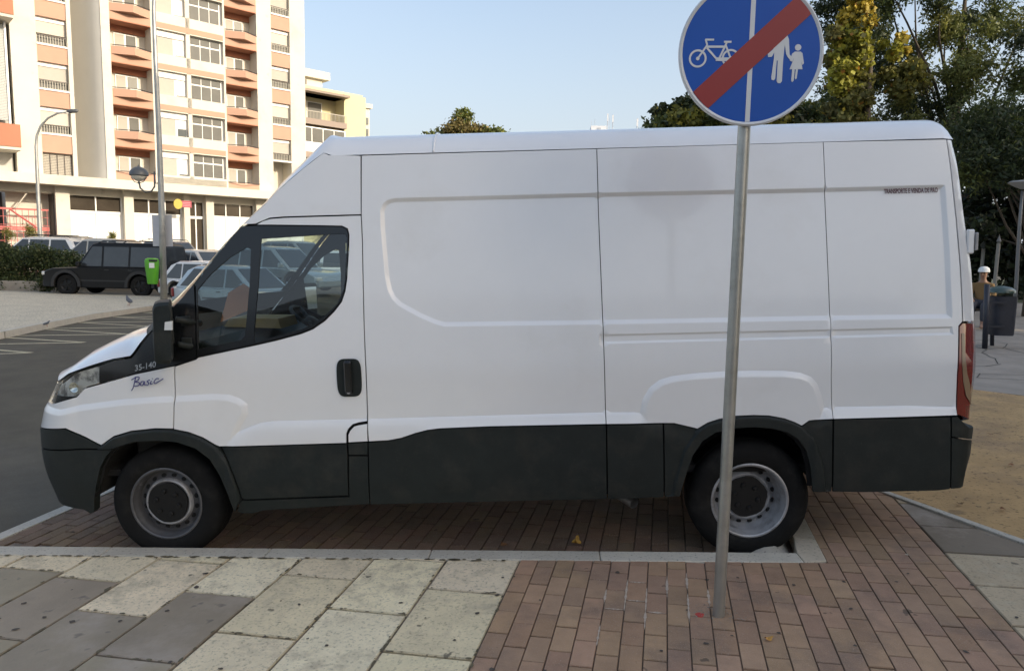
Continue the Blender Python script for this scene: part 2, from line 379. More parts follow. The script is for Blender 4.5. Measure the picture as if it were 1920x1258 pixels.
bed.add([(x, y, -.012) for x, y in V], [tuple(f) for f in F]); tag(bed.build('bay_bed', m_grout, M=MV), kind='structure')
# kerbs: front strip, return strip, edge strip to the asphalt, thin sand kerb
kb = MB()
xs = [-7, -5.9, -4.7, -3.6, -2.4, -1.32, -.35, .66, 1.64, 2.63, 3.755]
for x0, x1 in zip(xs, xs[1:]):
    e = .002; P = [(x0+e, kerby(x0)-.127), (x1-e, kerby(x1)-.127), (x1-e, kerby(x1)), (x0+e, kerby(x0))]
    t = random.uniform(.85, 1.1); kb.prism(P, -.06, ZP+.003, tint=(t, t, t*.98))
kb.prism([(3.757, kerby(3.757)-.128), (RC[0], RC[1]), rk(.30), rk(.30, -.125), (3.757, kerby(3.757))], -.06, ZP+.002, tint=(1.05, .98, .88))
for t0, t1 in ((.30, 1.25), (1.25, 2.2), (2.2, 3.1)):
    kb.prism([rk(t0+.002), rk(t1-.002), rk(t1-.002, -.125), rk(t0+.002, -.125)], -.06, ZP+.002, tint=(.9, .85, .76))
o = kb.build('kerb', mat('kerb_stone', (.52, .475, .40), .85, attr=True, var=.14, scale=4, bump=.4, bscale=80, speckle=((.14, .13, .12), 60, .58, .7, .6), col2=(.47, .44, .37), c2scale=2.0, c2lo=.5, c2hi=.7), M=MV, bevel=.006); tag(o, kind='structure')
# rough mortar wedge in the corner of the bay, by the rear tyre
mb_ = MB(); n = 7; P = [(3.30, .0), (3.74, -.02), (3.86, .28), (3.78, .55), (3.6, .42), (3.52, .16)]
V, F = cdt(dens([(3.34, -.04), (3.745, -.055), (3.80, .30), (3.86, .60), (3.70, .50), (3.62, .16), (3.45, .06)], .05), [], [(3.7, .1), (3.66, .05), (3.75, .3), (3.72, .2), (3.6, .03)])
dd_ = sdist([(3.34, -.04), (3.745, -.055), (3.80, .30), (3.86, .60), (3.70, .50), (3.62, .16), (3.45, .06)], V)
mb_.add([(x, y, .002+min(.07, d*1.0)+random.uniform(0, .006)) for (x, y), d in zip(V, dd_)], [tuple(f) for f in F]); tag(mb_.build('mortar_wedge', m_kerb, smooth=True, M=MV), kind='structure')
es = MB(); es.prism([pv(-3.64, -.3), pv(-3.53, -.3), pv(-3.53, 2.7), pv(-3.64, 2.7)], -.05, .004); tag(es.build('bay_edge_strip', m_kerb, M=MV, bevel=.004), kind='structure')
es = MB(); es.prism([sk(-4), sk(6), sk(6, .055), sk(-4, .055)], -.05, ZP+.012); tag(es.build('sand_kerb', m_kerb, M=MV, bevel=.005), kind='structure')
# sand path and park beyond
_a, _b = np.array(sk(-4, .05)), np.array(sk(9, .05))
sheet('sand_path', [tuple(_b), (14, -6), (14, 2.0), (7.9, 4.4), (6.5, 5.6), (5.0, 6.7), tuple(_a)], .078, m_sand)
pk = [(14, 2.0), (60, -8), (60, 60), (2.6, 60), (2.6, 9), (5.0, 6.7), (6.5, 5.6), (7.9, 4.4)]
sheet('park_ground', pk, .082, m_park)
# crazy joints of the park slabs: dark grooves between irregular stones
jb = MB(); m_joint = mat('stone_joint', (.06, .055, .045), .95)
random.seed(11)
def groove(p, q, wd):
    p = Vector(p); q = Vector(q); d = (q-p); n = Vector((-d.y, d.x)).normalized()*wd; k = max(1, int(d.length/.25)); pts = []
    for i in range(k+1):
        c = p+d*i/k+Vector((random.uniform(-.02, .02), random.uniform(-.02, .02))); pts.append(c)
    for a, b in zip(pts, pts[1:]):
        jb.add([(v.x, v.y, H(v.x)+.087) for v in (a-n, b-n, b+n, a+n)], [(0, 1, 2, 3)])
nodes = {}
for i in range(0, 14):
    for j in range(0, 14): nodes[i, j] = (5.6+i*.75+random.uniform(-.25, .25)+j*.2, 4.0+j*.7+random.uniform(-.22, .22))
okp = lambda p: pip(pk, np.array([p]))[0]
for i in range(13):
    for j in range(13):
        for q in ((i+1, j), (i, j+1)):
            if random.random() < .8 and okp(nodes[i, j]) and okp(nodes[q]): groove(nodes[i, j], nodes[q], .008)
tag(jb.build('paving_joints', m_joint), kind='structure')
sheet('lawn', [(10, 26), (60, 16), (60, 60), (3, 60), (3, 26)], .092, m_lawn)
# raised cobbled island with its kerb, on the left across the road
isl = [(-9.25, 3.0), (-9.25, 10.4), (-9.6, 12.2), (-10.0, 14.5), (-10.05, 18.5), (-9.9, 21.3), (-12, 21.7), (-15, 22.0), (-18.5, 22.6), (-30, 24), (-40, 25), (-40, 3.0)]
b = MB(); b.prism(isl, -.12, .045); tag(b.build('cobbled_island', m_cobble), kind='structure')
b = MB()
for p, q in zip(isl[:10], isl[1:11]):
    p = Vector(p); q = Vector(q); n = Vector((q.y-p.y, p.x-q.x)).normalized()*.14
    b.add([(*p, .052), (*q, .052), (*(q+n), .052), (*(p+n), .052), (*(p+n), -.12), (*(q+n), -.12)], [(0, 1, 2, 3), (3, 2, 5, 4)])
tag(b.build('island_kerb', m_kerb), kind='structure')
# painted zigzag and line
b = MB(); zr = H(-9)-.03+.004
def stripe(p, q, wd=.05):
    p = Vector(p); q = Vector(q); n = Vector((-(q-p).y, (q-p).x)).normalized()*wd
    b.add([(*(p-n), zr), (*(q-n), zr), (*(q+n), zr), (*(p+n), zr)], [(0, 1, 2, 3)])
for i in range(-3, 8):
    y = 8.55+1.53*i; xl = -9.2 if y < 10 else -9.75
    stripe((-7.16, y), (xl, y+.56)); stripe((-7.19, y-.03), (xl, y-.97))
tag(b.build('road_marking', m_paint), kind='structure')

# ================================================================== VAN
def S(x, z):
    y = .17*(max(0, z-1.15)/1.15)**1.15
    if x < 1.0 and z > 1.2: y += .06*(1-max(x, -.5))*(z-1.2)
    if x < 0: y += .06*(min(-x, .5)/.5)**2
    if z < .55: y += .04*((.55-z)/.3)**2
    return y
MID = 1.02
def xr(z): return float(np.interp(z, [0, .4, .62, .8, 1.1, 1.43, 1.69, 1.84, 2.04, 2.28, 2.41], [4.70, 4.70, 4.735, 4.745, 4.765, 4.765, 4.758, 4.745, 4.728, 4.704, 4.682]))
NR = .5
def W(w, z):
    """unrolled skin of the van: w runs from the nose centre, along the side, to the middle of the rear doors"""
    lean = float(np.interp(z, [0, .36, .5, .62, .78, .95, 1.04, 1.10, 1.16, 1.3], [.16, .085, .035, .015, .02, .085, .15, .20, .27, .34]))
    if w < -.5:
        a = (-.5-w)/NR; y0 = S(-.5, z)
        if a < math.pi/2:
            sn, cs = math.sin(a), math.cos(a); return Vector((-.5-(NR-lean)*sn, y0+NR*(1-cs), z)), Vector((-sn, -cs, 0))
        return Vector((-.5-(NR-lean), y0+NR+(a-math.pi/2)*NR, z)), Vector((-1, 0, 0))
    rr = .085; xs = xr(z)-rr
    if w > xs:
        a = (w-xs)/rr; y0 = S(xs, z)
        if a < math.pi/2: sn, cs = math.sin(a), math.cos(a); return Vector((xs+rr*sn, y0+rr*(1-cs), z)), Vector((sn, -cs, 0))
        return Vector((xs+rr, y0+rr+(a-math.pi/2)*rr, z)), Vector((1, 0, 0))
    return Vector((w, S(w, z), z)), Vector((0, -1, 0))
WN = -.5-NR*math.pi/2-(MID-.55-.06)       # w of the nose centre
def WNf(z): return S(-.5, z)-math.pi/4-MID
def WR(z): return xr(z)-.085+.085*math.pi/2+(MID-S(4.6, z)-.085)
def px2w(u, v):
    """photo pixel -> (w, z) on the skin"""
    o, d = ray(u, v); o = np.array([o[0]*ca+o[2]*sa, o[1], -o[0]*sa+o[2]*ca]); d = np.array([d[0]*ca+d[2]*sa, d[1], -d[0]*sa+d[2]*ca])
    t = (.05-o[1])/d[1]; g = o+t*d; q = np.array([min(max(g[0], -.9), 4.75), g[2]])
    def pr(q):
        P = W(q[0], q[1])[0]; return pix(v2w(*P))
    best = (1e9, q)
    for _ in range(25):
        r = pr(q)-np.array([u, v]); e = np.hypot(*r)
        if e < best[0]: best = (e, q.copy())
        if e < .02: break
        J = np.array([(pr(q+np.array([1e-4, 0]))-pr(q))/1e-4, (pr(q+np.array([0, 1e-4]))-pr(q))/1e-4]).T
        st = np.linalg.lstsq(J, -r, rcond=None)[0]; q = q+np.clip(st, -.15, .15); q[0] = min(max(q[0], -.98), 4.84)
    return (float(best[1][0]), float(best[1][1]))
def PX(L): return [px2w(*p) if len(p) == 2 else (float(p[1]), float(p[2])) for p in L]

rec_top = [(1772, 347), (1543, 353), (1122, 362), (740, 372), (727, 375), (718, 382), (713, 395)]
FE = {}     # relief regions: polygon, function of distance from its edge
FE['recess'] = (PX(rec_top+[(714, 430), (722, 520), (727, 545), (735, 561), (747, 573), (785, 594), (815, 607), (832, 612), (1130, 608), (1558, 600), (1785, 597), (1781, 480)]), lambda d: -.014*np.clip(d/.022, 0, 1)**1)
FE['slot'] = (PX([(1123, 627), (1558, 617.5), (1786, 612), (1788, 628), (1560, 634), (1124, 645)]), lambda d: -.010*np.clip(d/.012, 0, 1))
FE['flare_front'] = (PX([(420, 822), (455, 806), (470, 799.5), (489, 792.4), (511, 789.5), (687, 785), (800, 782), (1130, 773), (1190, 772.5), (1240, 784), (1275, 795), (1310, 808), (1310, 990), (420, 990)]), lambda d: .005*np.clip(d/.008, 0, 1)+np.minimum(.020, .30*d))
FE['flare_rear'] = (PX([(1500, 800), (1518, 784), (1533, 771), (1543.4, 764.5), (1558.7, 763), (1700, 760.5), ('w', 6.2, .845), ('w', 6.2, .2), (1500, 960)]), lambda d: .005*np.clip(d/.008, 0, 1)+np.minimum(.020, .30*d))
FE['bulge_rear'] = (PX([(1205, 800), (1200, 772), (1205, 748), (1218, 726), (1237, 712), (1260, 705), (1297, 700), (1350.7, 696.5), (1411.8, 695), (1470, 695.2), (1500, 698.5), (1520, 706), (1532, 719), (1541, 742), (1546, 768), (1530, 900), (1250, 900)]), lambda d: .016*np.clip(d/.032, 0, 1)**.8)
FE['bulge_front'] = (PX([('w', -1.9, .95), ('w', -1.05, .95), (115, 768), (155.4, 758.5), (231.8, 748.5), (289, 744), (327, 742.5), (400, 738.5), (430, 740), (450, 747), (464, 757), (466, 775), (452, 800), (440, 830), (440, 1000), (70, 1000), ('w', -1.9, .2)]), lambda d: .014*np.clip(d/.035, 0, 1)**.8)
FE['arch_front'] = (PX([(190, 833.4), (215.8, 817.7), (249, 807.7), (293.7, 803), (327, 803.7), (356, 810), (382.7, 820), (405, 833), (429, 861), (442.3, 890), (451.2, 914), (458, 940), (440, 1000), (150, 1000), (170, 850)]), lambda d: .022*np.clip(d/.012, 0, 1)-.03*np.clip((d-.05)/.12, 0, 1)**2)
FE['arch_rear'] = (PX([(1306.8, 803), (1325.9, 791.7), (1347, 785), (1377.4, 779.3), (1411.8, 777.8), (1440.4, 778.7), (1469, 784), (1488, 790.8), (1501.5, 797.5), (1522, 818), (1536, 850), (1543, 880), (1548, 960), (1250, 960), (1262, 900), (1280, 840)]), lambda d: .018*np.clip(d/.012, 0, 1)-.03*np.clip((d-.05)/.12, 0, 1)**2)
def relief(P, feats):
    e = np.zeros(len(P)); P = np.asarray(P)
    hb = None
    for k in feats:
        poly, fn = FE[k]; ins = pip(poly, P)
        if not ins.any(): continue
        val = np.zeros(len(P)); val[ins] = fn(sdist(poly, P[ins]))
        if k.startswith('flare') or k.startswith('bulge'): hb = val if hb is None else np.maximum(hb, val)
        else: e += val
    return e+(hb if hb is not None else 0)
def inset(poly, d):
    n = len(poly); A = sum(poly[i][0]*poly[(i+1) % n][1]-poly[(i+1) % n][0]*poly[i][1] for i in range(n)); sg = 1 if A > 0 else -1; out = []
    for i in range(n):
        p0, p, p1 = [np.array(poly[k]) for k in (i-1, i, (i+1) % n)]
        a = p-p0; b = p1-p; a = a/max(np.linalg.norm(a), 1e-9); b = b/max(np.linalg.norm(b), 1e-9)
        na = np.array([-a[1], a[0]])*sg; nb = np.array([-b[1], b[0]])*sg; m = na+nb; L = m@m
        m = m*2/max(L, .35) if L > .35 else na
        out.append(tuple(p+m*d))
    return out
FARV = {}
def skin(name, outer, m, parent, off=0., ins=.0021, holes=(), feats=(), step=.055, thick=.014, far=True, smooth=True, outer_is_wz=False):
    poly = outer if outer_is_wz else PX(outer)
    poly = inset(poly, ins) if ins else poly; poly = dens(poly, .04)
    hs = [dens(inset(PX(h), -ins), .04) for h in holes]
    xs = [p[0] for p in poly]; zs = [p[1] for p in poly]
    gx, gz = np.meshgrid(np.arange(min(xs)+step*.5, max(xs), step), np.arange(min(zs)+step*.5, max(zs), step)); pts = np.c_[gx.ravel(), gz.ravel()]
    pts = pts+rng.uniform(-.002, .002, pts.shape)
    ex = [pts]; rowl = []
    for k in feats:
        fp = FE[k][0]; big = .034 if 'bulge' in k else .022
        for o in ([0, .003, big*.5, big*.88, big, big*1.2] if k != 'slot' else [0, .006, .012]) :
            rowl.append(dens(inset(fp, o) if o else fp, .022))
        rowl.append(dens(inset(fp, -.004), .022))
    pts = np.vstack(ex)
    keep = pip(poly, pts) & (sdist(poly, pts) > .006)
    for h in hs: keep &= ~pip(h, pts) & (sdist(h, pts) > .006)
    rows_ok = []
    for rw in rowl:
        A_ = np.array(rw+[rw[0]]); kk = pip(poly, A_) & (sdist(poly, A_) > .004)
        for h in hs: kk &= ~pip(h, A_) & (sdist(h, A_) > .004)
        cur_ = []
        for p_, k_ in zip(A_, kk):
            if k_: cur_.append(tuple(p_))
            else:
                if len(cur_) > 1: rows_ok.append(cur_)
                cur_ = []
        if len(cur_) > 1: rows_ok.append(cur_)
    gp = pts[keep]
    if rowl and len(gp):
        dm = np.full(len(gp), 9.)
        for rw in rowl: dm = np.minimum(dm, sdist(rw, gp))
        gp = gp[dm > .012]
    V, F = cdt(poly, hs, [tuple(p) for p in gp], rows_ok)
    e = relief(V, feats)+off
    P3 = []; PI = []
    for (w_, z_), ee in zip(V, e):
        p, n = W(w_, z_); P3.append(p+n*ee); PI.append(p+n*(ee-thick))
    b = MB(); b.add(P3, [tuple(f) for f in F])
    # rim
    loops = [poly]+hs; base = 0
    for L in loops:
        n = len(L); vs = P3[base:base+n]+PI[base:base+n]
        b.add(vs, [(i, (i+1) % n, n+(i+1) % n, n+i) for i in range(n)]); base += n
    o = b.build(name, m, parent, smooth=smooth, angle=35)
    if far:
        FARV.setdefault(m.name, MB()).add([(p.x, 2*MID-p.y, p.z) for p in P3], [tuple(f) for f in F])
    return o

paint = mat('white_van_paint', (.80, .80, .80), .30, coat=.8, var=.025, scale=2.2, bump=.03, bscale=2.5, bdist=.02, col2=(.74, .73, .71), c2scale=1.3, c2lo=.55, c2hi=.8)
m_clad = mat('dark_cladding', (.015, .019, .018), .55, var=.2, scale=9, bump=.2, bscale=300, spec=.28, col2=(.030, .030, .026), c2scale=4, c2lo=.5, c2hi=.70, speckle=((.05, .048, .042), 120, .66, .74, .4))
m_blk = mat('gloss_black_trim', (.009, .010, .011), .22, coat=.15)
m_dark = mat('matt_black', (.008, .008, .008), .9)
m_gls = glass('cab_glass', (.66, .74, .73), 1.75)
m_head = glass('headlight_lens', (.92, .93, .92), 1.45)
m_chrome = mat('reflector_chrome', (.75, .75, .70), .18, metal=1)
m_red = mat('red_tail_lens', (.17, .008, .008), .12, coat=1, spec=.8)
m_amber = mat('clear_tail_lens', (.27, .18, .11), .14, coat=1)
m_tyre = mat('tyre_rubber', (.008, .008, .008), .8, spec=.2, var=.2, scale=12, bump=.2, bscale=60, col2=(.022, .021, .019), c2scale=6, c2lo=.5, c2hi=.8)
m_rim = mat('painted_steel_rim', (.36, .36, .37), .42, metal=.3, var=.2, scale=12, col2=(.13, .12, .11), c2scale=7, c2lo=.48, c2hi=.7)
m_rimf = mat('grimy_steel_rim', (.09, .09, .095), .5, metal=.3, var=.25, scale=10, col2=(.22, .22, .23), c2scale=3.5, c2lo=.55, c2hi=.62)
m_cap = mat('black_hub_plastic', (.009, .009, .009), .5, spec=.3)
m_seat = mat('dark_seat_fabric', (.03, .033, .04), .9, var=.2, scale=30)
m_dash = mat('dash_plastic', (.02, .021, .022), .6)

van = empty('delivery_van', 'white high-roof panel van with dark grey lower cladding parked at the kerb', 'van', (0, 0, 0), (0, -TILT, 0))
fender = skin('front_wing', [(327, 686), (250.8, 702.2), (193.6, 718.4), (159, 728), (144, 744), (120, 751), (100, 757), ('w', -1.12, .96), ('w', WNf(.96), .96), ('w', WNf(.775), .775), ('w', -1.12, .775), (82, 800), (126.8, 802), (165, 819), (192.4, 833.4), (215.8, 816.7), (249, 806.7), (293.7, 802), (327, 802.7), (328.5, 745)], paint, van, feats=['bulge_front'])
head = skin('headlight', [(184, 686), (166.9, 690.5), (128.7, 705), (109, 719), ('w', -1.12, 1.085), ('w', -1.16, .975), (98.2, 757.5), (144, 744), (159, 728), (184, 720)], m_head, van, off=.002, far=True)
skin('headlight_bowl', [(183, 687), (166.9, 691.5), (128.7, 706), (110, 720), ('w', -1.11, 1.08), ('w', -1.14, .98), (100, 756), (143, 743), (158, 727), (183, 719)], mat('lamp_housing', (.64, .64, .62), .28, metal=.4, col2=(.14, .14, .14), c2scale=9, c2lo=.46, c2hi=.58), head, off=-.03, far=False)
b = MB()
for (u, v, r_) in ((137, 727, .030),):
    q = px2w(u, v); p, n = W(*q); X, Y, Z = frame(n); M = Matrix.Translation(p-n*.026) @ Matrix((X, Y, Z)).transposed().to_4x4()
    b.lathe([(.001, -.0), (r_*.6, .004), (r_, .02), (r_*1.05, .02)], 20, M=M)
b.build('reflector', m_chrome, head, smooth=True)
trim = skin('scuttle_trim', [(186, 685.5), (212.7, 676), (246, 671.5), (253, 664), (264, 648), (278, 630), (296, 607), (324.5, 577), (341, 559), (364, 532), (367, 600), (368, 672.7), (327, 685), (250.8, 701.2), (193.6, 717.4), (186, 719)], m_blk, van, off=.001)
frame_holes = [[(372, 653.8), (371, 600), (370, 545), (395, 515), (430, 484), (462.5, 465), (470, 468), (467.5, 533.6), (459, 629.3), (451, 637.5), (409, 646)],
               [(490, 449), (560, 444.5), (638, 439), (647, 440.5), (649.5, 446), (649, 466), (647, 511), (644, 542.5), (631.7, 569), (613.8, 587), (587, 607), (565, 617), (520, 629), (478, 641.5), (477, 622.6), (484.7, 533.6)]]
wf = skin('window_frame', [(367, 533), (386.8, 504), (409, 475), (431, 448), (452, 424.5), (476, 423.5), (509, 423), (640.6, 425), (650.5, 430), (653.4, 440), (653, 466.8), (649.6, 522.4), (646.2, 544.7), (639.6, 564.7), (626.2, 581.5), (608.4, 599.4), (586, 615), (564, 623.8), (519, 636), (475.8, 646), (418, 658.3), (371, 668.4), (368.5, 671)], m_blk, van, off=.001, holes=frame_holes)
skin('quarter_glass', frame_holes[0], m_gls, van, off=-.004, ins=-.006, thick=.004)
skin('door_glass', frame_holes[1], m_gls, van, off=-.005, ins=-.006, thick=.004)
door = skin('cab_door', [(328, 687), (368, 673.7), (371, 670.4), (418, 660.3), (475.8, 648), (520, 638), (565, 625.8), (587, 617), (609.4, 601.4), (627.2, 583.5), (640.6, 566), (647.2, 546), (650.6, 523), (654, 467), (654.6, 440), (651.7, 429), (640.6, 423.8), (509, 421.9), (482, 422), (492, 415), (506, 410.6), (530.8, 408.4), (676.8, 404), (679, 450), (682, 600), (686, 700), (689.4, 789), (673.8, 791.3), (662.7, 794.6), (654.9, 802.4), (651.5, 811.3), (652, 828.5), (413.4, 835.8), (405, 832.3), (382.7, 819), (356, 809), (328, 803.5), (329.5, 745)], paint, van, feats=['bulge_front', 'flare_front'])
skin('step_flap', [(690, 793.4), (674.5, 795.6), (665, 798), (658.5, 805), (655, 813), (655.2, 827.5), (691.6, 825.5)], paint, van, feats=['flare_front'])
skin('cab_side_panel', [(676.3, 292), (676.8, 402.5), (530, 406.8), (505, 409), (479, 420), (458, 421), (454.5, 421), (462, 414), (492.7, 386.5), (523, 355), (569, 315.5), (607, 286.5), (617, 291), (640, 290.8)], paint, van)
T1 = [(693.5, 826.5), (730, 824.5), (753.6, 820), (780, 811), (803.6, 805), (827, 802.3), (920.5, 798.6), (1135.5, 794.6)]
skin('cargo_side_panel', [(678, 292), (1118.5, 279.5), (1122, 400), (1130, 600), (1135.5, 793)]+[(u, v-1.2) for u, v in T1[::-1][1:]]+[(690.4, 789), (687, 700), (683, 600), (680, 450), (677.8, 404)], paint, van, feats=['recess', 'flare_front', 'slot'], ins=.0012)
AR_ = [(1526, 785.6), (1514.8, 787), (1501.5, 796.5), (1488, 789.8), (1469, 783), (1440.4, 777.7), (1411.8, 776.8), (1377.4, 778.3), (1347, 784), (1325.9, 790.7), (1306.8, 802), (1263, 791.7), (1240, 791.7)]
skin('cargo_side_panel', [(1119.5, 279.5), (1543, 267), (1549, 400), (1557, 590), (1558.2, 700), (1558.7, 783.5)]+AR_+[(1136.5, 793), (1131, 600), (1123, 400)], paint, van, feats=['recess', 'slot', 'flare_front', 'flare_rear', 'bulge_rear'], ins=.0007)
LL = [(1774, 262), (1781, 310), (1791.4, 405), (1799.7, 500), (1803, 567), (1804, 603), (1797, 611), (1794.4, 700), (1791.5, 777)]
skin('cargo_side_panel', [(1544, 267)]+LL+[(1559.7, 783.5), (1559.2, 700), (1558, 590), (1550, 400)], paint, van, feats=['recess', 'slot', 'flare_rear'], ins=.0007)
l2 = PX([(u+1.5, v) for u, v in LL[:6]]); wm = lambda z: ('w', WR(z), z)
rd = skin('rear_door', [('w', *q) for q in l2]+[('w', 4.82, 1.385), ('w', 4.86, 1.385), ('w', 4.93, 1.30), ('w', 4.93, .80)]+[wm(z_) for z_ in (.80, .95, 1.1, 1.25, 1.4, 1.5, 1.6, 1.7, 1.8, 1.9, 2.0, 2.1, 2.2, 2.3, 2.41)], paint, van)
tl = skin('tail_light', [(1798, 612), (1804.5, 605.5), ('w', 4.80, 1.37), ('w', 4.85, 1.385), ('w', 4.92, 1.30), ('w', 4.92, .80), ('w', 4.82, .80), (1797, 778), (1792.3, 777.5), (1795.2, 700)], m_red, van, off=.004, thick=.03)
skin('clear_lens', [(1802, 625), (1807, 625), (1809, 670), (1812, 700), (1817, 722), (1818, 758), (1810, 742), (1805, 715), (1803, 680)], m_amber, tl, off=.0075, ins=0, thick=.004)
for hz in (1.83, .98):      # hinges of the rear door
    b = MB(); xx = xr(hz)
    b.cbox(xx-.028, xx+.010, S(4.6, hz)+.012, S(4.6, hz)+.04, hz-.068, hz+.068, .006) if hz > 1.5 else None
    if hz > 1.5:
        hg = b.build('hinge', paint, rd, smooth=False); b = MB(); b.cbox(xx+.014, xx+.03, S(4.6, hz)+.01, S(4.6, hz)+.06, hz-.05, hz+.05, .004); b.build('hinge_pin', m_rim, hg)
# dark cladding
C = lambda pts, nm='cladding_panel', f=('flare_front',), **k: skin(nm, pts, m_clad, van, off=.002, feats=list(f), **k)
C([(415, 836.8), (652.4, 829.6), (654.2, 851.4), (656, 926), (463.4, 933.4), (457, 931), (451.5, 913), (442.5, 889), (429.5, 860.3)])
C([(654.8, 829), (691.6, 826.8), (692, 850.6), (656, 850.6)])
C([(448, 956), (453, 940), (458, 934.5), (463.4, 935.2), (657, 928.2), (656, 852.3), (692.2, 852.3), (695.3, 942), (573.6, 949.3), (500, 953.8), (478, 959.3), (457.9, 959.3)], 'sill_panel')
C([(692.6, 827.6)]+T1[1:]+[(1137.5, 932.5), (696.3, 943)])
C([(1137, 795.2), (1242, 793.2), (1243.5, 929), (1138.7, 932.5)])
C([(1243.6, 793.2), (1263, 792.9), (1306.8, 803.2), (1325.9, 791.9), (1347, 785.2), (1377.4, 779.5), (1411.8, 778), (1440.4, 778.9), (1469, 784.2), (1488, 791), (1501.5, 797.7), (1514.8, 788.2), (1526, 786.8), (1558, 785.4), (1556, 918.5), (1519, 918), (1516.7, 889), (1514.8, 870), (1507, 841.3), (1493.8, 822.2), (1472.8, 807.9), (1446, 801.2), (1411.8, 798.4), (1377, 800.3), (1339, 808.9), (1316, 824), (1297, 850.8), (1285.8, 879.5), (1278, 905), (1272.4, 926), (1244.6, 928.5)], 'wheel_arch', ('flare_front', 'flare_rear', 'bulge_rear', 'arch_rear'))
C([(1560, 785), (1778, 780), (1776.5, 914), (1753, 917), (1611, 920), (1557.5, 919)], f=('flare_rear',))
C([(192.4, 834.8), (215.8, 818), (249, 808), (293.7, 803.3), (327, 804), (356, 810.2), (382.7, 820.2), (405, 833.5), (413.4, 837), (428.5, 861), (441.5, 889.6), (450.2, 914), (456.4, 933.5), (450, 945), (446.7, 956), (434, 924.7), (416, 886.8), (398, 857.9), (371.6, 837.9), (338, 826.7), (304.8, 823.4), (255.9, 825.6), (216, 839), (203, 839.8), (189, 839.8)], 'wheel_arch', ('bulge_front', 'flare_front', 'arch_front'))
bu = C([('w', WNf(.768), .768), ('w', -1.12, .768), (83, 801.5), (126.8, 803.5), (165, 820.5), (191.4, 834.6), (188, 839.8), (150, 840), (90, 840), ('w', -1.1, .655), ('w', WNf(.655), .655)], 'bumper_top', ('bulge_front',))
C([('w', WNf(.645), .645), ('w', -1.1, .645), (90, 841.6), (150, 841.6), (215, 841.2), (202.4, 853.4), (191, 875.7), (184.6, 904.6), (180, 935.8), (180, 956), (173.5, 961.5), (160, 953.6), (135, 949), (112, 939), ('w', -1.05, .37), ('w', WNf(.37), .37)], 'front_bumper', ('bulge_front',), thick=.06)
C([(1779.5, 780.5), (1792, 779.5), ('w', 4.70, .79), ('w', 4.82, .785), ('w', 4.9, .785), wm(.785), wm(.68), ('w', 4.9, .68), (1779, 816)], 'rear_bumper', ('flare_rear',), thick=.05)
C([(1779, 817.5), ('w', 4.9, .673), wm(.673), wm(.44), ('w', 4.78, .44), (1800, 911), (1781.4, 913.5), (1777.5, 913.5)], 'rear_bumper', ('flare_rear',), thick=.05)
# nose grille
skin('grille', [('w', -1.17, 1.06), ('w', WNf(1.06), 1.06), ('w', WNf(.965), .965), ('w', -1.17, .965)], m_blk, van, off=.0)

# lofted skins across the van
def loft(name, rows, m, off=0, parent=van, K=16, far=True):
    """rows: list of functions s in [0,1] -> point, s=0 at the near side, 1 at the centre line"""
    ss = [(k/K)**2 for k in range(K+1)]; vs = []; n = 2*K+1
    for fn in rows:
        L = [Vector(fn(s)) for s in ss]; vs += L+[Vector((p.x, 2*MID-p.y, p.z)) for p in L[-2::-1]]
    fs = [(i*n+k, i*n+k+1, (i+1)*n+k+1, (i+1)*n+k) for i in range(len(rows)-1) for k in range(n-1)]
    b = MB(); b.add(vs, fs); return b.build(name, m, parent, smooth=True, angle=50)
hoodE = PX([(108, 714.5), (128.7, 699.8), (147, 693), (167, 685.7), (190, 678.6), (212.7, 672.2), (230, 669.5), (244.2, 667), (251, 659), (262, 643.5), (275.7, 626.8)])
w0, z0 = hoodE[0]
def hrow(i):
    t = i/(len(hoodE)-1); E = W(*hoodE[i])[0]; t = min(1, max(0, (E.x-W(w0, z0)[0].x)/(W(*hoodE[-1])[0].x-W(w0, z0)[0].x)))
    F0 = W(w0, z0)[0]
    def fn(s):
        Fp = W(w0+(WNf(z0)-w0)*s, z0-.02*s)[0]; dF = Fp-F0
        yk = (MID-E.y)*s; dK = Vector((-.30*(1-(1-s)**2), yk, .02*(1-(1-s)**3)))
        fac = (MID-E.y)/(MID-F0.y); dF = Vector((dF.x, dF.y*fac, dF.z))
        bump = (float(np.interp(E.x, [-.62, -.52, -.39, -.23, -.125, -.07, -.02], [1.145, 1.215, 1.285, 1.342, 1.375, 1.388, 1.404]))-E.z)*(1-(1-s)**9)
        p = E+dF*(1-t)+dK*t; return (p.x, p.y, p.z+bump)
    return fn
hood = loft('bonnet', [hrow(i) for i in range(len(hoodE))], paint)
# bonnet front lip
loft('bonnet_lip', [hrow(0), lambda s: (lambda p: (p.x+.008, p.y+.008, p.z-.018))(Vector(hrow(0)(s))), lambda s: (lambda p: (p.x+.05, p.y+.035, p.z-.024))(Vector(hrow(0)(s))), lambda s: (lambda p: (p.x+.055, p.y+.04, p.z-.11))(Vector(hrow(0)(s)))], paint)
wsE = PX([(324.5, 577), (342, 558.8), (364.5, 532), (386.8, 503), (409, 474), (431, 447), (453.6, 422.3)])
def wrow(i):
    E = W(*wsE[i])[0]; t = i/(len(wsE)-1)
    return lambda s: (E.x-(.34-.20*t)*(1-(1-s)**2.4), E.y+(MID-E.y)*s, E.z+.03*t*(1-(1-s)**2)-.02*(1-t)*s)
def sub(fa, fb, t): return lambda s: tuple(Vector(fa(s))*(1-t)+Vector(fb(s))*t)
cowl0 = hrow(len(hoodE)-1)
loft('scuttle_panel', [lambda s: tuple(Vector(cowl0(s))+Vector((0, 0, -.004))), wrow(0)], m_clad)
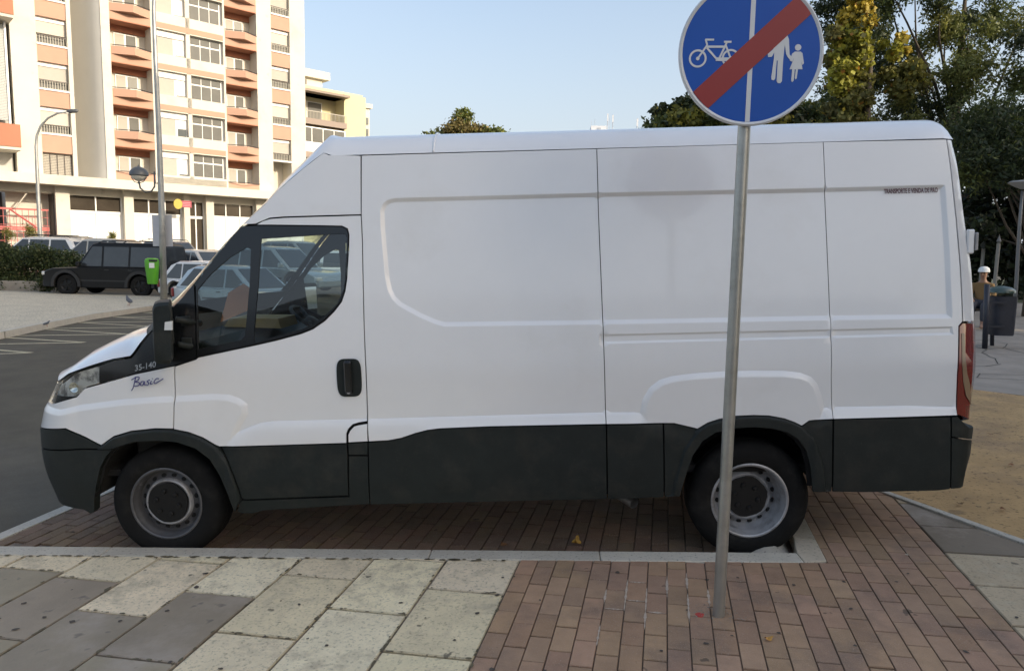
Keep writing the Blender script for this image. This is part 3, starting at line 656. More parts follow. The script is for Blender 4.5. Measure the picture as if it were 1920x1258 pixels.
# windscreen: glass with dark pillars at both sides
def cut(fn, s0, s1): return lambda s: fn(s0+(s1-s0)*s)
loft('windscreen', [cut(wrow(i), .05, 1) for i in range(len(wsE))], m_gls)
def strip(name, rows, s0, s1, m, o=.0):
    for sgn in (0, 1):
        b = MB(); vs = []; n = 5
        for fn in rows:
            for k in range(n):
                p = Vector(fn(s0+(s1-s0)*k/(n-1))); vs.append((p.x-o, p.y if not sgn else 2*MID-p.y, p.z+o))
        b.add(vs, [(i*n+k, i*n+k+1, (i+1)*n+k+1, (i+1)*n+k) for i in range(len(rows)-1) for k in range(n-1)]); b.build(name, m, van, smooth=True)
strip('windscreen_pillar', [wrow(i) for i in range(len(wsE))], 0, .06, m_blk, .002)
# white roof dome over the cab and the long roof
rfE = PX([(454.2, 421.6), (462, 414.5), (477, 400.5), (492.7, 386.5), (508, 371), (523, 355.2), (546, 335), (569, 315.7), (588, 300.5), (607, 286.8)])
nr = len(rfE); rows = []
def rrow(E, bx, bz, n=9): return lambda s: (E.x-bx*(1-(1-s)**2.5), E.y+(MID-E.y)*s, E.z+bz*(1-(1-s)**n))
for i, q in enumerate(rfE):
    t = i/(nr-1); E = W(*q)[0]; n_ = 2.5+6.5*t; bz = .03+.115*t**1.3; rows.append(rrow(E, .15*(1-t), bz, n_))
zt = [px2w(700, 289.8)[1], px2w(1255, 274.8)[1], px2w(1760, 260)[1]]
roof_rows = []
for x in list(np.linspace(1.10, 4.60, 24)):
    z_ = float(np.interp(x, [1.34, 3.07, 4.58], zt)); E = Vector((x, S(x, z_), z_)); roof_rows.append(rrow(E, 0, .15))
for x, h in ((4.630, .985), (4.655, .93), (4.672, .82), (4.681, .62), (4.686, .38), (4.687, 0)):
    z_ = zt[-1]; E = Vector((x, S(4.6, z_)+max(0, x-4.60)*.6, z_)); roof_rows.append(rrow(E, 0, .15*h))
loft('roof', rows+roof_rows, paint)
b = MB(); x_ = px2w(812, 284)[0]
for s0 in range(10):
    pass
P = [rrow(Vector((x_, S(x_, zt[0]), zt[0])), 0, .152)(s) for s in np.linspace(0, .4, 14)**1.0]
P = [rrow(Vector((x_, S(x_, zt[0]), zt[0])), 0, .154)((k/14)**2*.6) for k in range(1, 15)]
b.tube(P, .006, 6); b.build('roof_joint', paint, van, smooth=True)

# dark backing under the seams, with the window opening and wheel arches left free
back_outer = PX([(327, 700), (250.8, 705), (150, 744), ('w', -1.3, 1.0), ('w', -1.3, .45), (140, 940), (172, 950), (188, 904.6), (195, 875.7), (206, 853.4), (222, 840), (255.9, 829), (304.8, 827), (338, 830), (369, 840), (394, 861), (412, 888), (430, 926), (450, 950), (695, 938), (1240, 925), (1269, 922), (1282, 879), (1294, 850), (1313, 826), (1337, 812), (1377, 804), (1411, 802), (1446, 805), (1471, 811), (1490, 825), (1503, 843), (1511, 871), (1515, 912), (1770, 910), ('w', 4.75, .5), ('w', 4.85, .8), ('w', 4.85, 1.3), ('w', 4.70, 2.3), (1768, 266), (1543, 270), (700, 293), (620, 294), (569, 322), (523, 362), (466, 416), (453, 428), (431, 452), (409, 478), (387, 507), (364, 536), (342, 563), (330, 600)])
hb = [inset(PX([(372, 653.8), (371, 600), (370, 545), (395, 515), (430, 484), (462.5, 463), (490, 447), (560, 443.5), (638, 437), (650, 440.5), (652, 466), (649, 511), (646, 542.5), (633, 570), (613.8, 589), (587, 609), (565, 619), (520, 631), (478, 643.5), (409, 650)]), -.002)]
V, F = cdt(dens(back_outer, .12), [dens(hb[0], .06)], [(x, z) for x in np.arange(-1.2, 4.7, .13) for z in np.arange(.3, 2.4, .13) if pip(back_outer, np.array([(x, z)]))[0] and not pip(hb[0], np.array([(x, z)]))[0] and sdist(back_outer, np.array([(x, z)]))[0] > .03 and sdist(hb[0], np.array([(x, z)]))[0] > .02])
b = MB(); P3 = [W(*q)[0]-W(*q)[1]*.016 for q in V]; b.add(P3, [tuple(f) for f in F]); b.add([(p.x, 2*MID-p.y, p.z) for p in P3], [tuple(f) for f in F])
# floor, bulkhead, wheel housings
b.box(-.62, 4.66, .14, 2*MID-.14, .50, .54); b.box(.45, 3.05, .08, 2*MID-.08, .40, .44); b.box(4.0, 4.6, .08, 2*MID-.08, .42, .46); b.box(1.34, 1.37, .25, 2*MID-.25, .54, 2.4)
for cx in (0, 3.52):
    for sgn in (0, 1):
        vs = []; n = 14; fs = []
        for k in range(n+1):
            a = math.pi*(.03+.94*k/n); 
            for y in (.035, .42):
                yy = y if not sgn else 2*MID-y; vs.append((cx+.435*math.cos(a), yy, .36+.435*math.sin(a)))
        fs = [(2*k, 2*k+1, 2*k+3, 2*k+2) for k in range(n)]; b.add(vs, fs)
        b.add([(cx+.435*math.cos(math.pi*(.03+.94*k/n)), .42 if not sgn else 2*MID-.42, .36+.435*math.sin(math.pi*(.03+.94*k/n))) for k in range(n+1)], [tuple(range(n+1))])
b.build('body_shell', m_dark, van)
# chassis, axle, exhaust
b = MB(); b.box(-.55, 4.5, .5, .6, .42, .5); b.box(-.55, 4.5, 1.44, 1.54, .42, .5)
b.tube([(3.52, .3, .34), (3.52, 1.75, .34)], .06); b.lathe([(.02, -.12), (.15, -.05), (.15, .05), (.02, .12)], 16, M=Matrix.Translation((3.52, 1.02, .34)) @ Matrix.Rotation(math.pi/2, 4, 'Y'))
b.box(-.2, .25, .5, 1.5, .32, .42); b.build('chassis', m_dark, van)
pe = Vector((2.82, .30, .335)); b = MB(); b.tube([(2.2, .9, .42), (2.45, .7, .42), (2.62, .46, .37), (2.74, .32, .335), (2.86, .17, .295)], .034, 14, caps=False); b.build('exhaust_pipe', mat('dull_steel', (.35, .34, .33), .5, metal=.8, var=.3, scale=20), van, smooth=True)

# wheels
def wheel(cx, near, front):
    sg = 1 if near else -1; y0 = .055 if near else 2*MID-.055
    R = Matrix.Translation((cx, y0, .348)) @ Matrix.Rotation(math.pi/2*sg, 4, 'X')   # local +z -> outward (-y for near)
    Wd = .215; R0 = .352
    t = MB(); t.lathe([(.222, -.012), (.232, -.002), (.262, .006), (.30, .004), (.328, -.008), (.345, -.028), (R0, -.045), (R0, -.09), (R0-.006, -.092), (R0-.006, -.10), (R0, -.102), (R0, -Wd+.04), (.335, -Wd+.01), (.29, -Wd), (.225, -Wd)], 56, M=R)
    ty = t.build('wheel', m_tyre, van, smooth=True, angle=50)
    inn = -.0 if front else -.055           # rear disc sits deeper
    r = MB(); r.lathe([(.224, -.016), (.226, -.004), (.218, -.001), (.210, -.006), (.207, -.022), (.200, -.03), (.196, -.05+inn*.3), (.193, -.075+inn*.3), (.175, -.072+inn), (.150, -.052+inn), (.142, -.034+inn), (.135, -.030+inn), (.128, -.036+inn), (.05, -.040+inn), (.02, -.04+inn)], 56, M=R)
    h = r
    for k in range(16 if front else 16):
        a = 2*math.pi*(k+.5)/16; M = R @ Matrix.Rotation(a, 4, 'Z') @ Matrix.Translation((.166, 0, -.0605+inn)) @ Matrix.Rotation(.62, 4, 'Y')
        h.prism([(.012*math.cos(t_), .0145*math.sin(t_)) for t_ in np.linspace(0, 2*math.pi, 12, endpoint=False)], -.006, .0035, M=M, m=1)
    rim = r.build('rim', [m_rim if not front else m_rimf, m_dark], ty, smooth=True, angle=40)
    if front: q = MB(); q.lathe([(.150, -.050), (.142, -.033), (.135, -.028), (.129, -.034)], 48, M=R); q.build('rim_ring', m_rim, rim, smooth=True)
    c = MB(); ang = [2*math.pi*(k+.25)/6 for k in range(6)]; poly = []
    for k in range(6):
        for da, rr in ((-.28, .124), (0, .127), (.28, .124)): poly.append((rr*math.cos(ang[k]+da), rr*math.sin(ang[k]+da)))
    c.prism(poly, -.035+inn, -.022+inn, M=R)
    for k in range(6):
        a = ang[k]+math.pi/6; M = R @ Matrix.Translation((.072*math.cos(a), .072*math.sin(a), -.022+inn))
        c.lathe([(.021, -.0), (.021, .001), (.015, -.001), (.014, .008), (.011, .011), (.0005, .011)], 12, M=M)
    c.build('hub_cap', m_cap, ty, bevel=.003); return ty
for cx, fr in ((0, True), (3.52, False)):
    wheel(cx, True, fr); wheel(cx, False, fr)

# door handle, mirror, marks
def onskin(u, v, off=0.): q = px2w(u, v); p, n = W(*q); return p+n*off
hc = onskin(655, 708); b = MB()
poly = []
for k in range(40):
    a = 2*math.pi*k/40; c_, s_ = math.cos(a), math.sin(a); poly.append((.073*math.copysign(abs(c_)**.45, c_), .112*math.copysign(abs(s_)**.55, s_)))
M = Matrix.Translation((hc.x, hc.y-.002, hc.z)) @ XZ()
b.prism(poly, -.004, .006, M=M); hd = b.build('door_handle', m_clad, door, bevel=.003)
b = MB(); b.cbox(hc.x-.022, hc.x+.022, hc.y-.040, hc.y-.022, hc.z-.085, hc.z+.10, .008); b.cbox(hc.x-.02, hc.x+.02, hc.y-.03, hc.y-.006, hc.z-.095, hc.z-.065, .006); b.cbox(hc.x-.02, hc.x+.02, hc.y-.03, hc.y-.006, hc.z+.075, hc.z+.103, .006); b.build('handle_grip', m_blk, hd)
b = MB(); b.lathe([(.009, 0), (.009, .004), (.0005, .004)], 12, M=Matrix.Translation((hc.x, hc.y-.030, hc.z-.082)) @ Matrix.Rotation(math.pi/2, 4, 'X')); b.build('key_lock', m_rim, hd)
# mirror: tall black housing standing off the door on two arms
def mirror(side):
    sy = 1 if side == 0 else -1; fy = lambda y: y if side == 0 else 2*MID-y
    q0 = sV_ = None
    yb = -.20
    def at_(u, v, y):
        o, d = ray(u, v); o = np.array([o[0]*ca+o[2]*sa, o[1], -o[0]*sa+o[2]*ca]); d = np.array([d[0]*ca+d[2]*sa, d[1], -d[0]*sa+d[2]*ca]); return Vector(o+(y-o[1])/d[1]*d)
    A = [at_(u, v, -.13) for u, v in ((287, 575), (290, 567), (298, 564), (318, 562.5), (321, 568), (323.5, 610), (324.5, 672), (321, 679), (296, 679), (291, 674), (288.5, 640))]
    n = len(A); b = MB(); vs = []
    for y, sc in ((-.250, .86), (-.235, .97), (-.13, 1.0), (-.03, 1.0), (.0, .95)):
        c = sum(A, Vector())/n
        for p in A: vs.append((c.x+(p.x-c.x)*sc-.50*(y+.13), fy(y), c.z+(p.z-c.z)*sc))
    fs = [(i*n+k, i*n+(k+1) % n, (i+1)*n+(k+1) % n, (i+1)*n+k) for i in range(4) for k in range(n)]+[tuple(range(n)), tuple(range(4*n, 5*n))]
    b.add(vs, fs); mo = b.build('door_mirror', m_clad, van, smooth=True, angle=35)
    xg = A[5].x+.004; b = MB()
    xq = lambda y: xg-.50*(y+.13); z_a, z_b = A[6].z+.10, A[4].z-.02; vs = [(xq(y)+o_, fy(y), z) for o_ in (-.008, .004) for y in (-.225, -.015) for z in (z_a, z_b)]; b.add(vs, [(0, 1, 3, 2), (4, 5, 7, 6), (0, 1, 5, 4), (2, 3, 7, 6), (0, 2, 6, 4), (1, 3, 7, 5)]); b.build('mirror_glass', mat('mirror_silver', (.9, .9, .9), .03, metal=1), mo)
    b = MB(); b.tube([(A[5].x-.03, fy(-.03), A[4].z-.10), (A[5].x+.01, fy(.02), A[4].z-.12), (A[5].x+.05, fy(.10), A[4].z-.14)], .018, 10); b.build('mirror_arm', m_clad, mo, smooth=True); b = MB(); b.tube([(A[5].x-.03, fy(-.03), A[6].z+.07), (A[5].x+.01, fy(.02), A[6].z+.05), (A[5].x+.05, fy(.08), A[6].z+.05)], .018, 10); b.build('mirror_arm', m_clad, mo, smooth=True)
    if side == 0:
        g = [at_(u, v, -.262) for u, v in ((309, 604), (322, 602), (322, 619), (308, 619))]; b = MB(); b.add([p for p in g]+[p+Vector((0, .012, 0)) for p in g], [(0, 1, 2, 3), (4, 5, 6, 7), (0, 1, 5, 4), (1, 2, 6, 5), (2, 3, 7, 6), (3, 0, 4, 7)]); b.build('turn_signal', mat('pale_lens', (.7, .72, .72), .15, coat=1), mo)
mirror(0); mirror(1)
b = MB()
for (u0, v0, u1, v1) in ((339, 593, 357, 612), (341, 633, 360, 656)):
    p = onskin(u0, v0, .012); q = onskin(u1, v1, .012); b.cbox(p.x, q.x, p.y-.0, p.y+.03, q.z, p.z, .004)
b.build('mirror_mount', m_clad, trim)
# fuel/ door edge mouldings: rail cover end, badges
def skin_text(name, body, u, v, size, material, shear=0, ang=0, bold=0, off=.004, sx=1, spacing=1):
    p = onskin(u, v, off); t = 1e-3; q = px2w(u, v); pz = W(q[0], q[1]+.03)[0]; zt_ = (pz-W(*q)[0]).normalized(); xt = Vector((1, 0, 0))
    X = (xt*math.cos(ang)+zt_*math.sin(ang)); Z = (zt_*math.cos(ang)-xt*math.sin(ang)); N_ = X.cross(Z)
    M = Matrix((( X.x*sx, Z.x, N_.x, p.x), (X.y*sx, Z.y, N_.y, p.y), (X.z*sx, Z.z, N_.z, p.z), (0, 0, 0, 1)))
    return text_mesh(name, body, size, material, van, M, shear=shear, bold=bold, spacing=spacing)
m_letter = mat('dark_lettering', (.10, .035, .05), .5); m_silver = mat('silver_badge', (.62, .62, .62), .25, metal=.8); m_violet = mat('violet_sticker', (.05, .045, .20), .4)
skin_text('side_lettering', 'TRANSPORTE E VENDA DE PÃO', 1659, 363, .037, m_letter, bold=.0007, sx=.56, off=-.008)
skin_text('model_badge', '35-140', 253.5, 695.5, .048, m_silver, shear=.2, ang=.18, bold=.0006, off=.006, sx=.98)
# handwritten-style sticker, drawn as pen strokes
def pen(strokes, u0, v0, sc, m, rad):
    b = MB()
    for st in strokes:
        P = []
        n = len(st); S_ = [Vector(p) for p in st]; pts = []
        for i in range(n-1):
            p0 = S_[max(i-1, 0)]; p1 = S_[i]; p2 = S_[i+1]; p3 = S_[min(i+2, n-1)]
            for k in range(5):
                t = k/5; pts.append(.5*((2*p1)+(p2-p0)*t+(2*p0-5*p1+4*p2-p3)*t*t+(3*p1-p0-3*p2+p3)*t*t*t))
        pts.append(S_[-1]); P = [onskin(u0+p.x*sc, v0+p.y*sc, .0185) for p in pts]; b.tube(P, rad, 5)
    return b.build('script_sticker', m, van, smooth=True)
pen([[(7, 3), (5, 12), (2, 24), (-1, 29)], [(-1, 9), (8, 4), (13, 4), (12, 9), (6, 13), (13, 14), (13, 19), (6, 21), (3, 20)],
     [(22, 12), (17, 13), (16, 19), (20, 19), (23, 12), (23, 18), (26, 18)], [(33, 9), (28, 12), (31, 15), (29, 19), (26, 18)], [(36, 11), (34, 17), (38, 16)], [(37.5, 6.5), (38.2, 7.2)], [(50, 7), (45, 7), (41, 13), (43, 16), (50, 12), (58, 7)]], 251, 702, 1, m_violet, .0030)

# cab interior
b = MB(); prof = [(-.25, .55), (-.30, 1.28), (-.05, 1.34), (.22, 1.33), (.42, 1.24), (.47, 1.12), (.40, .95), (.36, .55)]
b.prism(prof, -(2*MID-.22), -.22, M=XZ()); b.build('dashboard', m_dash, van, bevel=.02)
b = MB(); c = Vector((.50, 1.50, 1.33)); ax = Vector((.55, 0, .83)).normalized(); X, Y, Z = frame(ax)
b.tube([c+(X*math.cos(a)+Y*math.sin(a))*.20 for a in np.linspace(0, 2*math.pi, 29)], .015, 8, caps=False)
for a in (0, 2.1, 4.2): b.tube([c-Z*.02, c+(X*math.cos(a)+Y*math.sin(a))*.20], .016, 8)
b.lathe([(.001, .02), (.06, .01), (.07, -.03), (.001, -.04)], 16, M=Matrix.Translation(c) @ Matrix((X, Y, Z)).transposed().to_4x4()); b.build('steering_wheel', m_dash, van, smooth=True)
for y in (.33, .84, 1.38):
    b = MB(); b.cbox(.62, 1.12, y-.0, y+.44, .80, .98, .05); M = Matrix.Translation((1.10, y+.22, .95)) @ Matrix.Rotation(math.radians(14), 4, 'Y'); b.cbox(-.07, .06, -.22, .22, 0, .60, .05, M=M)
    st = b.build('seat', m_seat, van, smooth=False, bevel=.02); b = MB(); b.cbox(-.055, .045, -.12, .12, .63, .80, .04, M=M); b.build('headrest', m_seat, st, bevel=.015)
b = MB(); M = Matrix.Translation((.22, .62, 1.345)) @ Matrix.Rotation(math.radians(-20), 4, 'Y'); b.box(-.17, .20, 0, .55, 0, .004); 
b = MB(); 
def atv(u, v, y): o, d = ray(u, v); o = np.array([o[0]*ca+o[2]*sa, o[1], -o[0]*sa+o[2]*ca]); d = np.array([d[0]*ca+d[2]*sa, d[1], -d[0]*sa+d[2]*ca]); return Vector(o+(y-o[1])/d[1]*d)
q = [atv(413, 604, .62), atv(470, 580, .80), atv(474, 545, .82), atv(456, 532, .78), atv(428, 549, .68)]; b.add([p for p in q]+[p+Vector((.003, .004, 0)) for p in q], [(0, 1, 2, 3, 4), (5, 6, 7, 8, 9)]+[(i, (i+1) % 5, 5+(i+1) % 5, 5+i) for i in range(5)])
tag(b.build('reflection_card', mat('reflection_salmon', (.62, .27, .15), .8, var=.05), M=MV), 'salmon orange card folder added as a reflection in the cab glass of the white van', 'cutout')  # added card standing in for a building's reflection in the cab glass
b = MB(); b.prism([(0, 0), (.42, -.02), (.40, .05), (.05, .06)], -.35, 0, M=Matrix.Translation((.02, .95, 1.345)) @ XZ(), m=0); tag(b.build('paper_bundle', mat('kraft_paper', (.50, .34, .16), .85, var=.1), M=MV), 'tan paper bundle lying on the dashboard of the white van', 'papers')
# far side from the mirrored skins
mats_ = list(FARV); fb = MB()
for i, k in enumerate(mats_): fb.add(FARV[k].v, FARV[k].f, i)
fb.build('far_side', [MATS[k] for k in mats_], van, smooth=True, angle=35)

# ================================================================== SIGN ON ITS POLE
m_galv = mat('galvanised_steel', (.42, .42, .39), .42, metal=.75, var=.16, scale=6, bump=.15, bscale=30, col2=(.30, .29, .25), c2scale=5, c2lo=.5, c2hi=.75)
m_sblue = mat('sign_blue', (.006, .08, .40), .4, spec=.3, var=.05, scale=3); m_sred = mat('sign_red', (.27, .018, .016), .4, spec=.5, var=.06, scale=5); m_swhite = mat('sign_white', (.62, .64, .66), .4, var=.04, scale=6)
base = MV @ Vector((3.146, -.775, ZP-.004)); sg = empty('traffic_sign', 'round blue end of cycle and pedestrian path sign on a grey steel pole', 'sign', base, (0, math.radians(-.16), 0))
b = MB(); b.tube([(0, 0, 0), (0, 0, 2.30)], .0275, 24); b.build('pole', m_galv, sg, smooth=True, angle=60)
b = MB(); b.tube([(0, 0, 2.30), (0, 0, 2.88)], .0262, 16); b.build('pole_top', m_galv, sg, smooth=True, angle=60)
zc = 2.792-float(base.z); R_ = .308
def SM(h): return Matrix.Translation((0, -.040-h, zc)) @ XZ()
circ = lambda r, n=72, cx=0, cy=0: [(cx+r*math.cos(2*math.pi*k/n), cy+r*math.sin(2*math.pi*k/n)) for k in range(n)]
b = MB(); b.prism(circ(R_-.004), 0, .004, M=SM(0)); disc = b.build('sign_disc', m_sblue, sg)
b = MB(); b.lathe([(R_-.016, .0045), (R_-.006, .010), (R_, .006), (R_, -.010), (R_-.006, -.010), (R_-.006, .0)], 96, M=SM(0)); b.build('sign_rim', m_swhite, disc, smooth=True, angle=40)
b = MB(); b.box(-.010, .010, -.0455, -.044, zc-R_+.017, zc+R_-.017); b.build('divider', m_swhite, disc)
s_ = .308/137.
def bar(b, p, q, wd, h0, h1, y=0):
    p = Vector((p[0]*s_, -p[1]*s_)); q = Vector((q[0]*s_, -q[1]*s_)); n = (q-p).normalized(); n = Vector((-n.y, n.x))*wd*s_/2
    b.prism([tuple(p-n), tuple(q-n), tuple(q+n), tuple(p+n)], h0, h1, M=SM(0))
b = MB()
for cx_, cy_ in ((-100.4, 11.9), (-38, 11)):
    b.lathe([((16.8)*s_, .0042), (16.8*s_, .006), (13.2*s_, .006), (13.2*s_, .0042)], 40, M=SM(0) @ Matrix.Translation((cx_*s_, -cy_*s_, 0)))
    b.prism(circ(3.4*s_, 14, cx_*s_, -cy_*s_), .0042, .0062, M=SM(0))
for i, (p, q, wd) in enumerate((((-100.4, 11.9), (-83.5, -13), 3.4), ((-83.5, -13), (-87, -23.5), 3.2), ((-87.5, -23), (-71, -23), 3.4), ((-84, -10), (-49, -10), 4), ((-84, -8), (-65, 12), 3.6), ((-47, -17), (-59.5, 11.5), 3.6), ((-66, 13.2), (-40, 13.2), 6.5), ((-52, -19), (-38, -19), 3.6), ((-48, -12), (-38, 11), 3.2))):
    bar(b, p, q, wd, .0042, .0061+i*.00006)
b.build('bicycle_symbol', m_swhite, disc)
b = MB(); T_ = lambda L: [(x*s_, -y*s_) for x, y in L]
b.prism(T_([(44, -30), (60, -30), (63.5, -27), (61.5, 14), (61.5, 53), (59, 57), (54, 57), (51.5, 53), (51.5, 15), (49.5, 15), (48.5, 49), (46, 51.5), (42, 50.5), (41, 46), (44, 12), (44, -8)]), .0042, .006, M=SM(0))
b.prism(T_([(59, -32), (67, -31), (70, -24), (73, 4), (78, 9), (76, 15), (70, 9), (66.5, 3), (63, -14)]), .0042, .0063, M=SM(0)); b.prism(T_([(45, -16), (42, -6), (32, 3), (33, 9), (40, 8), (44, 0)]), .0042, .0062, M=SM(0)); b.prism(circ(8*s_, 20, 52*s_, 42*s_), .0042, .006, M=SM(0)); b.build('adult_symbol', m_swhite, disc)
b = MB(); b.prism(circ(5.9*s_, 20, 88.3*s_, 9.2*s_), .0042, .006, M=SM(0)); b.prism(T_([(82, -1.5), (94.5, -1.5), (95, 12), (99, 31), (74.6, 31), (81.5, 12)]), .0042, .006, M=SM(0))
b.prism(T_([(82.5, -1), (84, 4), (79, 17), (74, 15), (78, 2)]), .0042, .0062, M=SM(0)); b.prism(T_([(93, -1), (97, 1), (101, 20), (98.5, 23), (94, 10)]), .0042, .0062, M=SM(0))
b.prism(T_([(79.5, 30), (84.5, 30), (83.5, 52), (81, 55), (79, 52)]), .0042, .0062, M=SM(0)); b.prism(T_([(86.5, 30), (90.5, 30), (89, 48), (87, 50), (85.5, 47)]), .0042, .0062, M=SM(0)); b.build('child_symbol', m_swhite, disc)
a = math.radians(43.4); X_ = Vector((math.cos(a), math.sin(a))); Y_ = Vector((-X_.y, X_.x)); c0 = Vector((-1.5*s_, -4.5*s_)); r0 = R_-.017; hw = 21.5*s_; pl = []
for sgn in (-1, 1):
    o_ = c0.dot(Y_)+sgn*hw; ext = math.sqrt(r0*r0-o_*o_); a0 = math.atan2(o_, ext); a1 = math.atan2(o_, -ext)
    pl.append((o_, ext))
st = []
o1, e1 = pl[0]; o2, e2 = pl[1]
t0, t1 = math.atan2(o1, e1), math.atan2(o2, e2); st += [r0*(X_*math.cos(t)+Y_*math.sin(t)) for t in np.linspace(t0, t1, 8)]
t0, t1 = math.atan2(o2, -e2), math.atan2(o1, -e1); t1 += 2*math.pi if t1 < t0 else 0; st += [r0*(X_*math.cos(t)+Y_*math.sin(t)) for t in np.linspace(t0, t1, 8)]
b = MB(); b.prism([tuple(p) for p in st], .0042, .0072, M=SM(0)); b.build('red_stripe', m_sred, disc)
b = MB()
for zz in (zc-.16, zc+.16): b = MB(); b.cbox(-.05, .05, -.038, .04, zz-.02, zz+.02, .004); b.build('clamp', m_galv, sg)

# ================================================================== BUILDINGS
m_wall = mat('cream_render', (.60, .56, .48), .85, var=.05, scale=.6, col2=(.47, .43, .36), c2scale=.45, c2lo=.52, c2hi=.80, stain=((.30, .27, .22), 1.6, .66, .80, .5))
m_salm = mat('salmon_render', (.46, .28, .20), .85, var=.05, scale=.8)
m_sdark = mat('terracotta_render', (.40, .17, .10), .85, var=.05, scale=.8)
m_shut = mat('roller_shutter', (.40, .37, .32), .7, var=.04, scale=4); m_shut2 = mat('ivory_shutter', (.50, .46, .39), .7, var=.04, scale=4)
m_fr = mat('white_frame', (.76, .75, .72), .5); m_pane = mat('window_pane', (.10, .11, .11), .08, spec=.6, var=.2, scale=1.5); m_curt = mat('curtained_pane', (.115, .112, .10), .5, spec=.25, var=.12, scale=2)
m_rail = mat('dark_rail', (.06, .05, .045), .5, metal=.4); m_bar = mat('pale_rail', (.40, .37, .31), .6)
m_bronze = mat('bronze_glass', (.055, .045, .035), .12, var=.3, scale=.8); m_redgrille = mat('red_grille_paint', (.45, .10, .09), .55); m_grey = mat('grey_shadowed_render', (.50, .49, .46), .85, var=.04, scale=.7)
KB = 1.15; AZB = .77; BP = Vector((CP[0]+(-23.37-CP[0])*KB, CP[1]+(39.48-CP[1])*KB, 0)); BR = math.pi/2-AZB
def SS(s): return s*KB
def ZZ(z): return CP[2]+(z-CP[2])*KB
bld = empty('apartment_building', 'tall cream and salmon apartment block with angular balconies and a shop row under its canopy', 'building', BP, (0, 0, BR))
ZG = -.10; P_ = 2.455
class FB(MB):      # boxes in facade coordinates measured on the photograph plane
    def fb(s, s0, s1, z0, z1, d0, d1, m=0): return s.box(SS(s0), SS(s1), d0, d1, ZZ(z0) if z0 > -50 else ZG, ZZ(z1), m)
top = 11.24+P_*4.6
# core and piers
b = FB(); b.fb(-6.2, -2.81, -99, top, 1.6, 13.0); b.fb(-1.27, 11.7, -99, top, 1.6, 13.0); b.fb(-2.81, -1.27, -99, top, 3.7, 13.0); b.fb(-2.81, -1.27, -99, 5.6, 1.6, 3.7)
for s0, s1, d in ((-5.75, -4.52, 0), (-3.02, -2.80, -.06), (-1.28, -.80, -.12), (1.50, 1.84, 0), (5.92, 6.04, 0), (8.19, 9.22, 0), (10.58, 11.7, 0), (3.57, 3.82, .0)): b.fb(s0, s1, 5.6, top, d, 1.65)
b.fb(-.85, 1.52, top-.2, top, 0, 1.6); b.fb(-6.3, 11.8, top, top+.5, -.2, 13)
b.build('wall', m_wall, bld)
b = FB(); pr_ = [(-2.80, 3.6), (-2.45, 2.7), (-2.1, 1.8), (-1.8, 1.0), (-1.62, .50), (-1.45, .15), (-1.28, -.05)]
b.add([(SS(s_q), d_q, z_q) for z_q in (ZZ(5.6), ZZ(top)) for s_q, d_q in pr_], [(i, i+1, 8+i, 7+i) for i in range(6)]); b.build('recessed_wall', m_grey, bld, smooth=True)
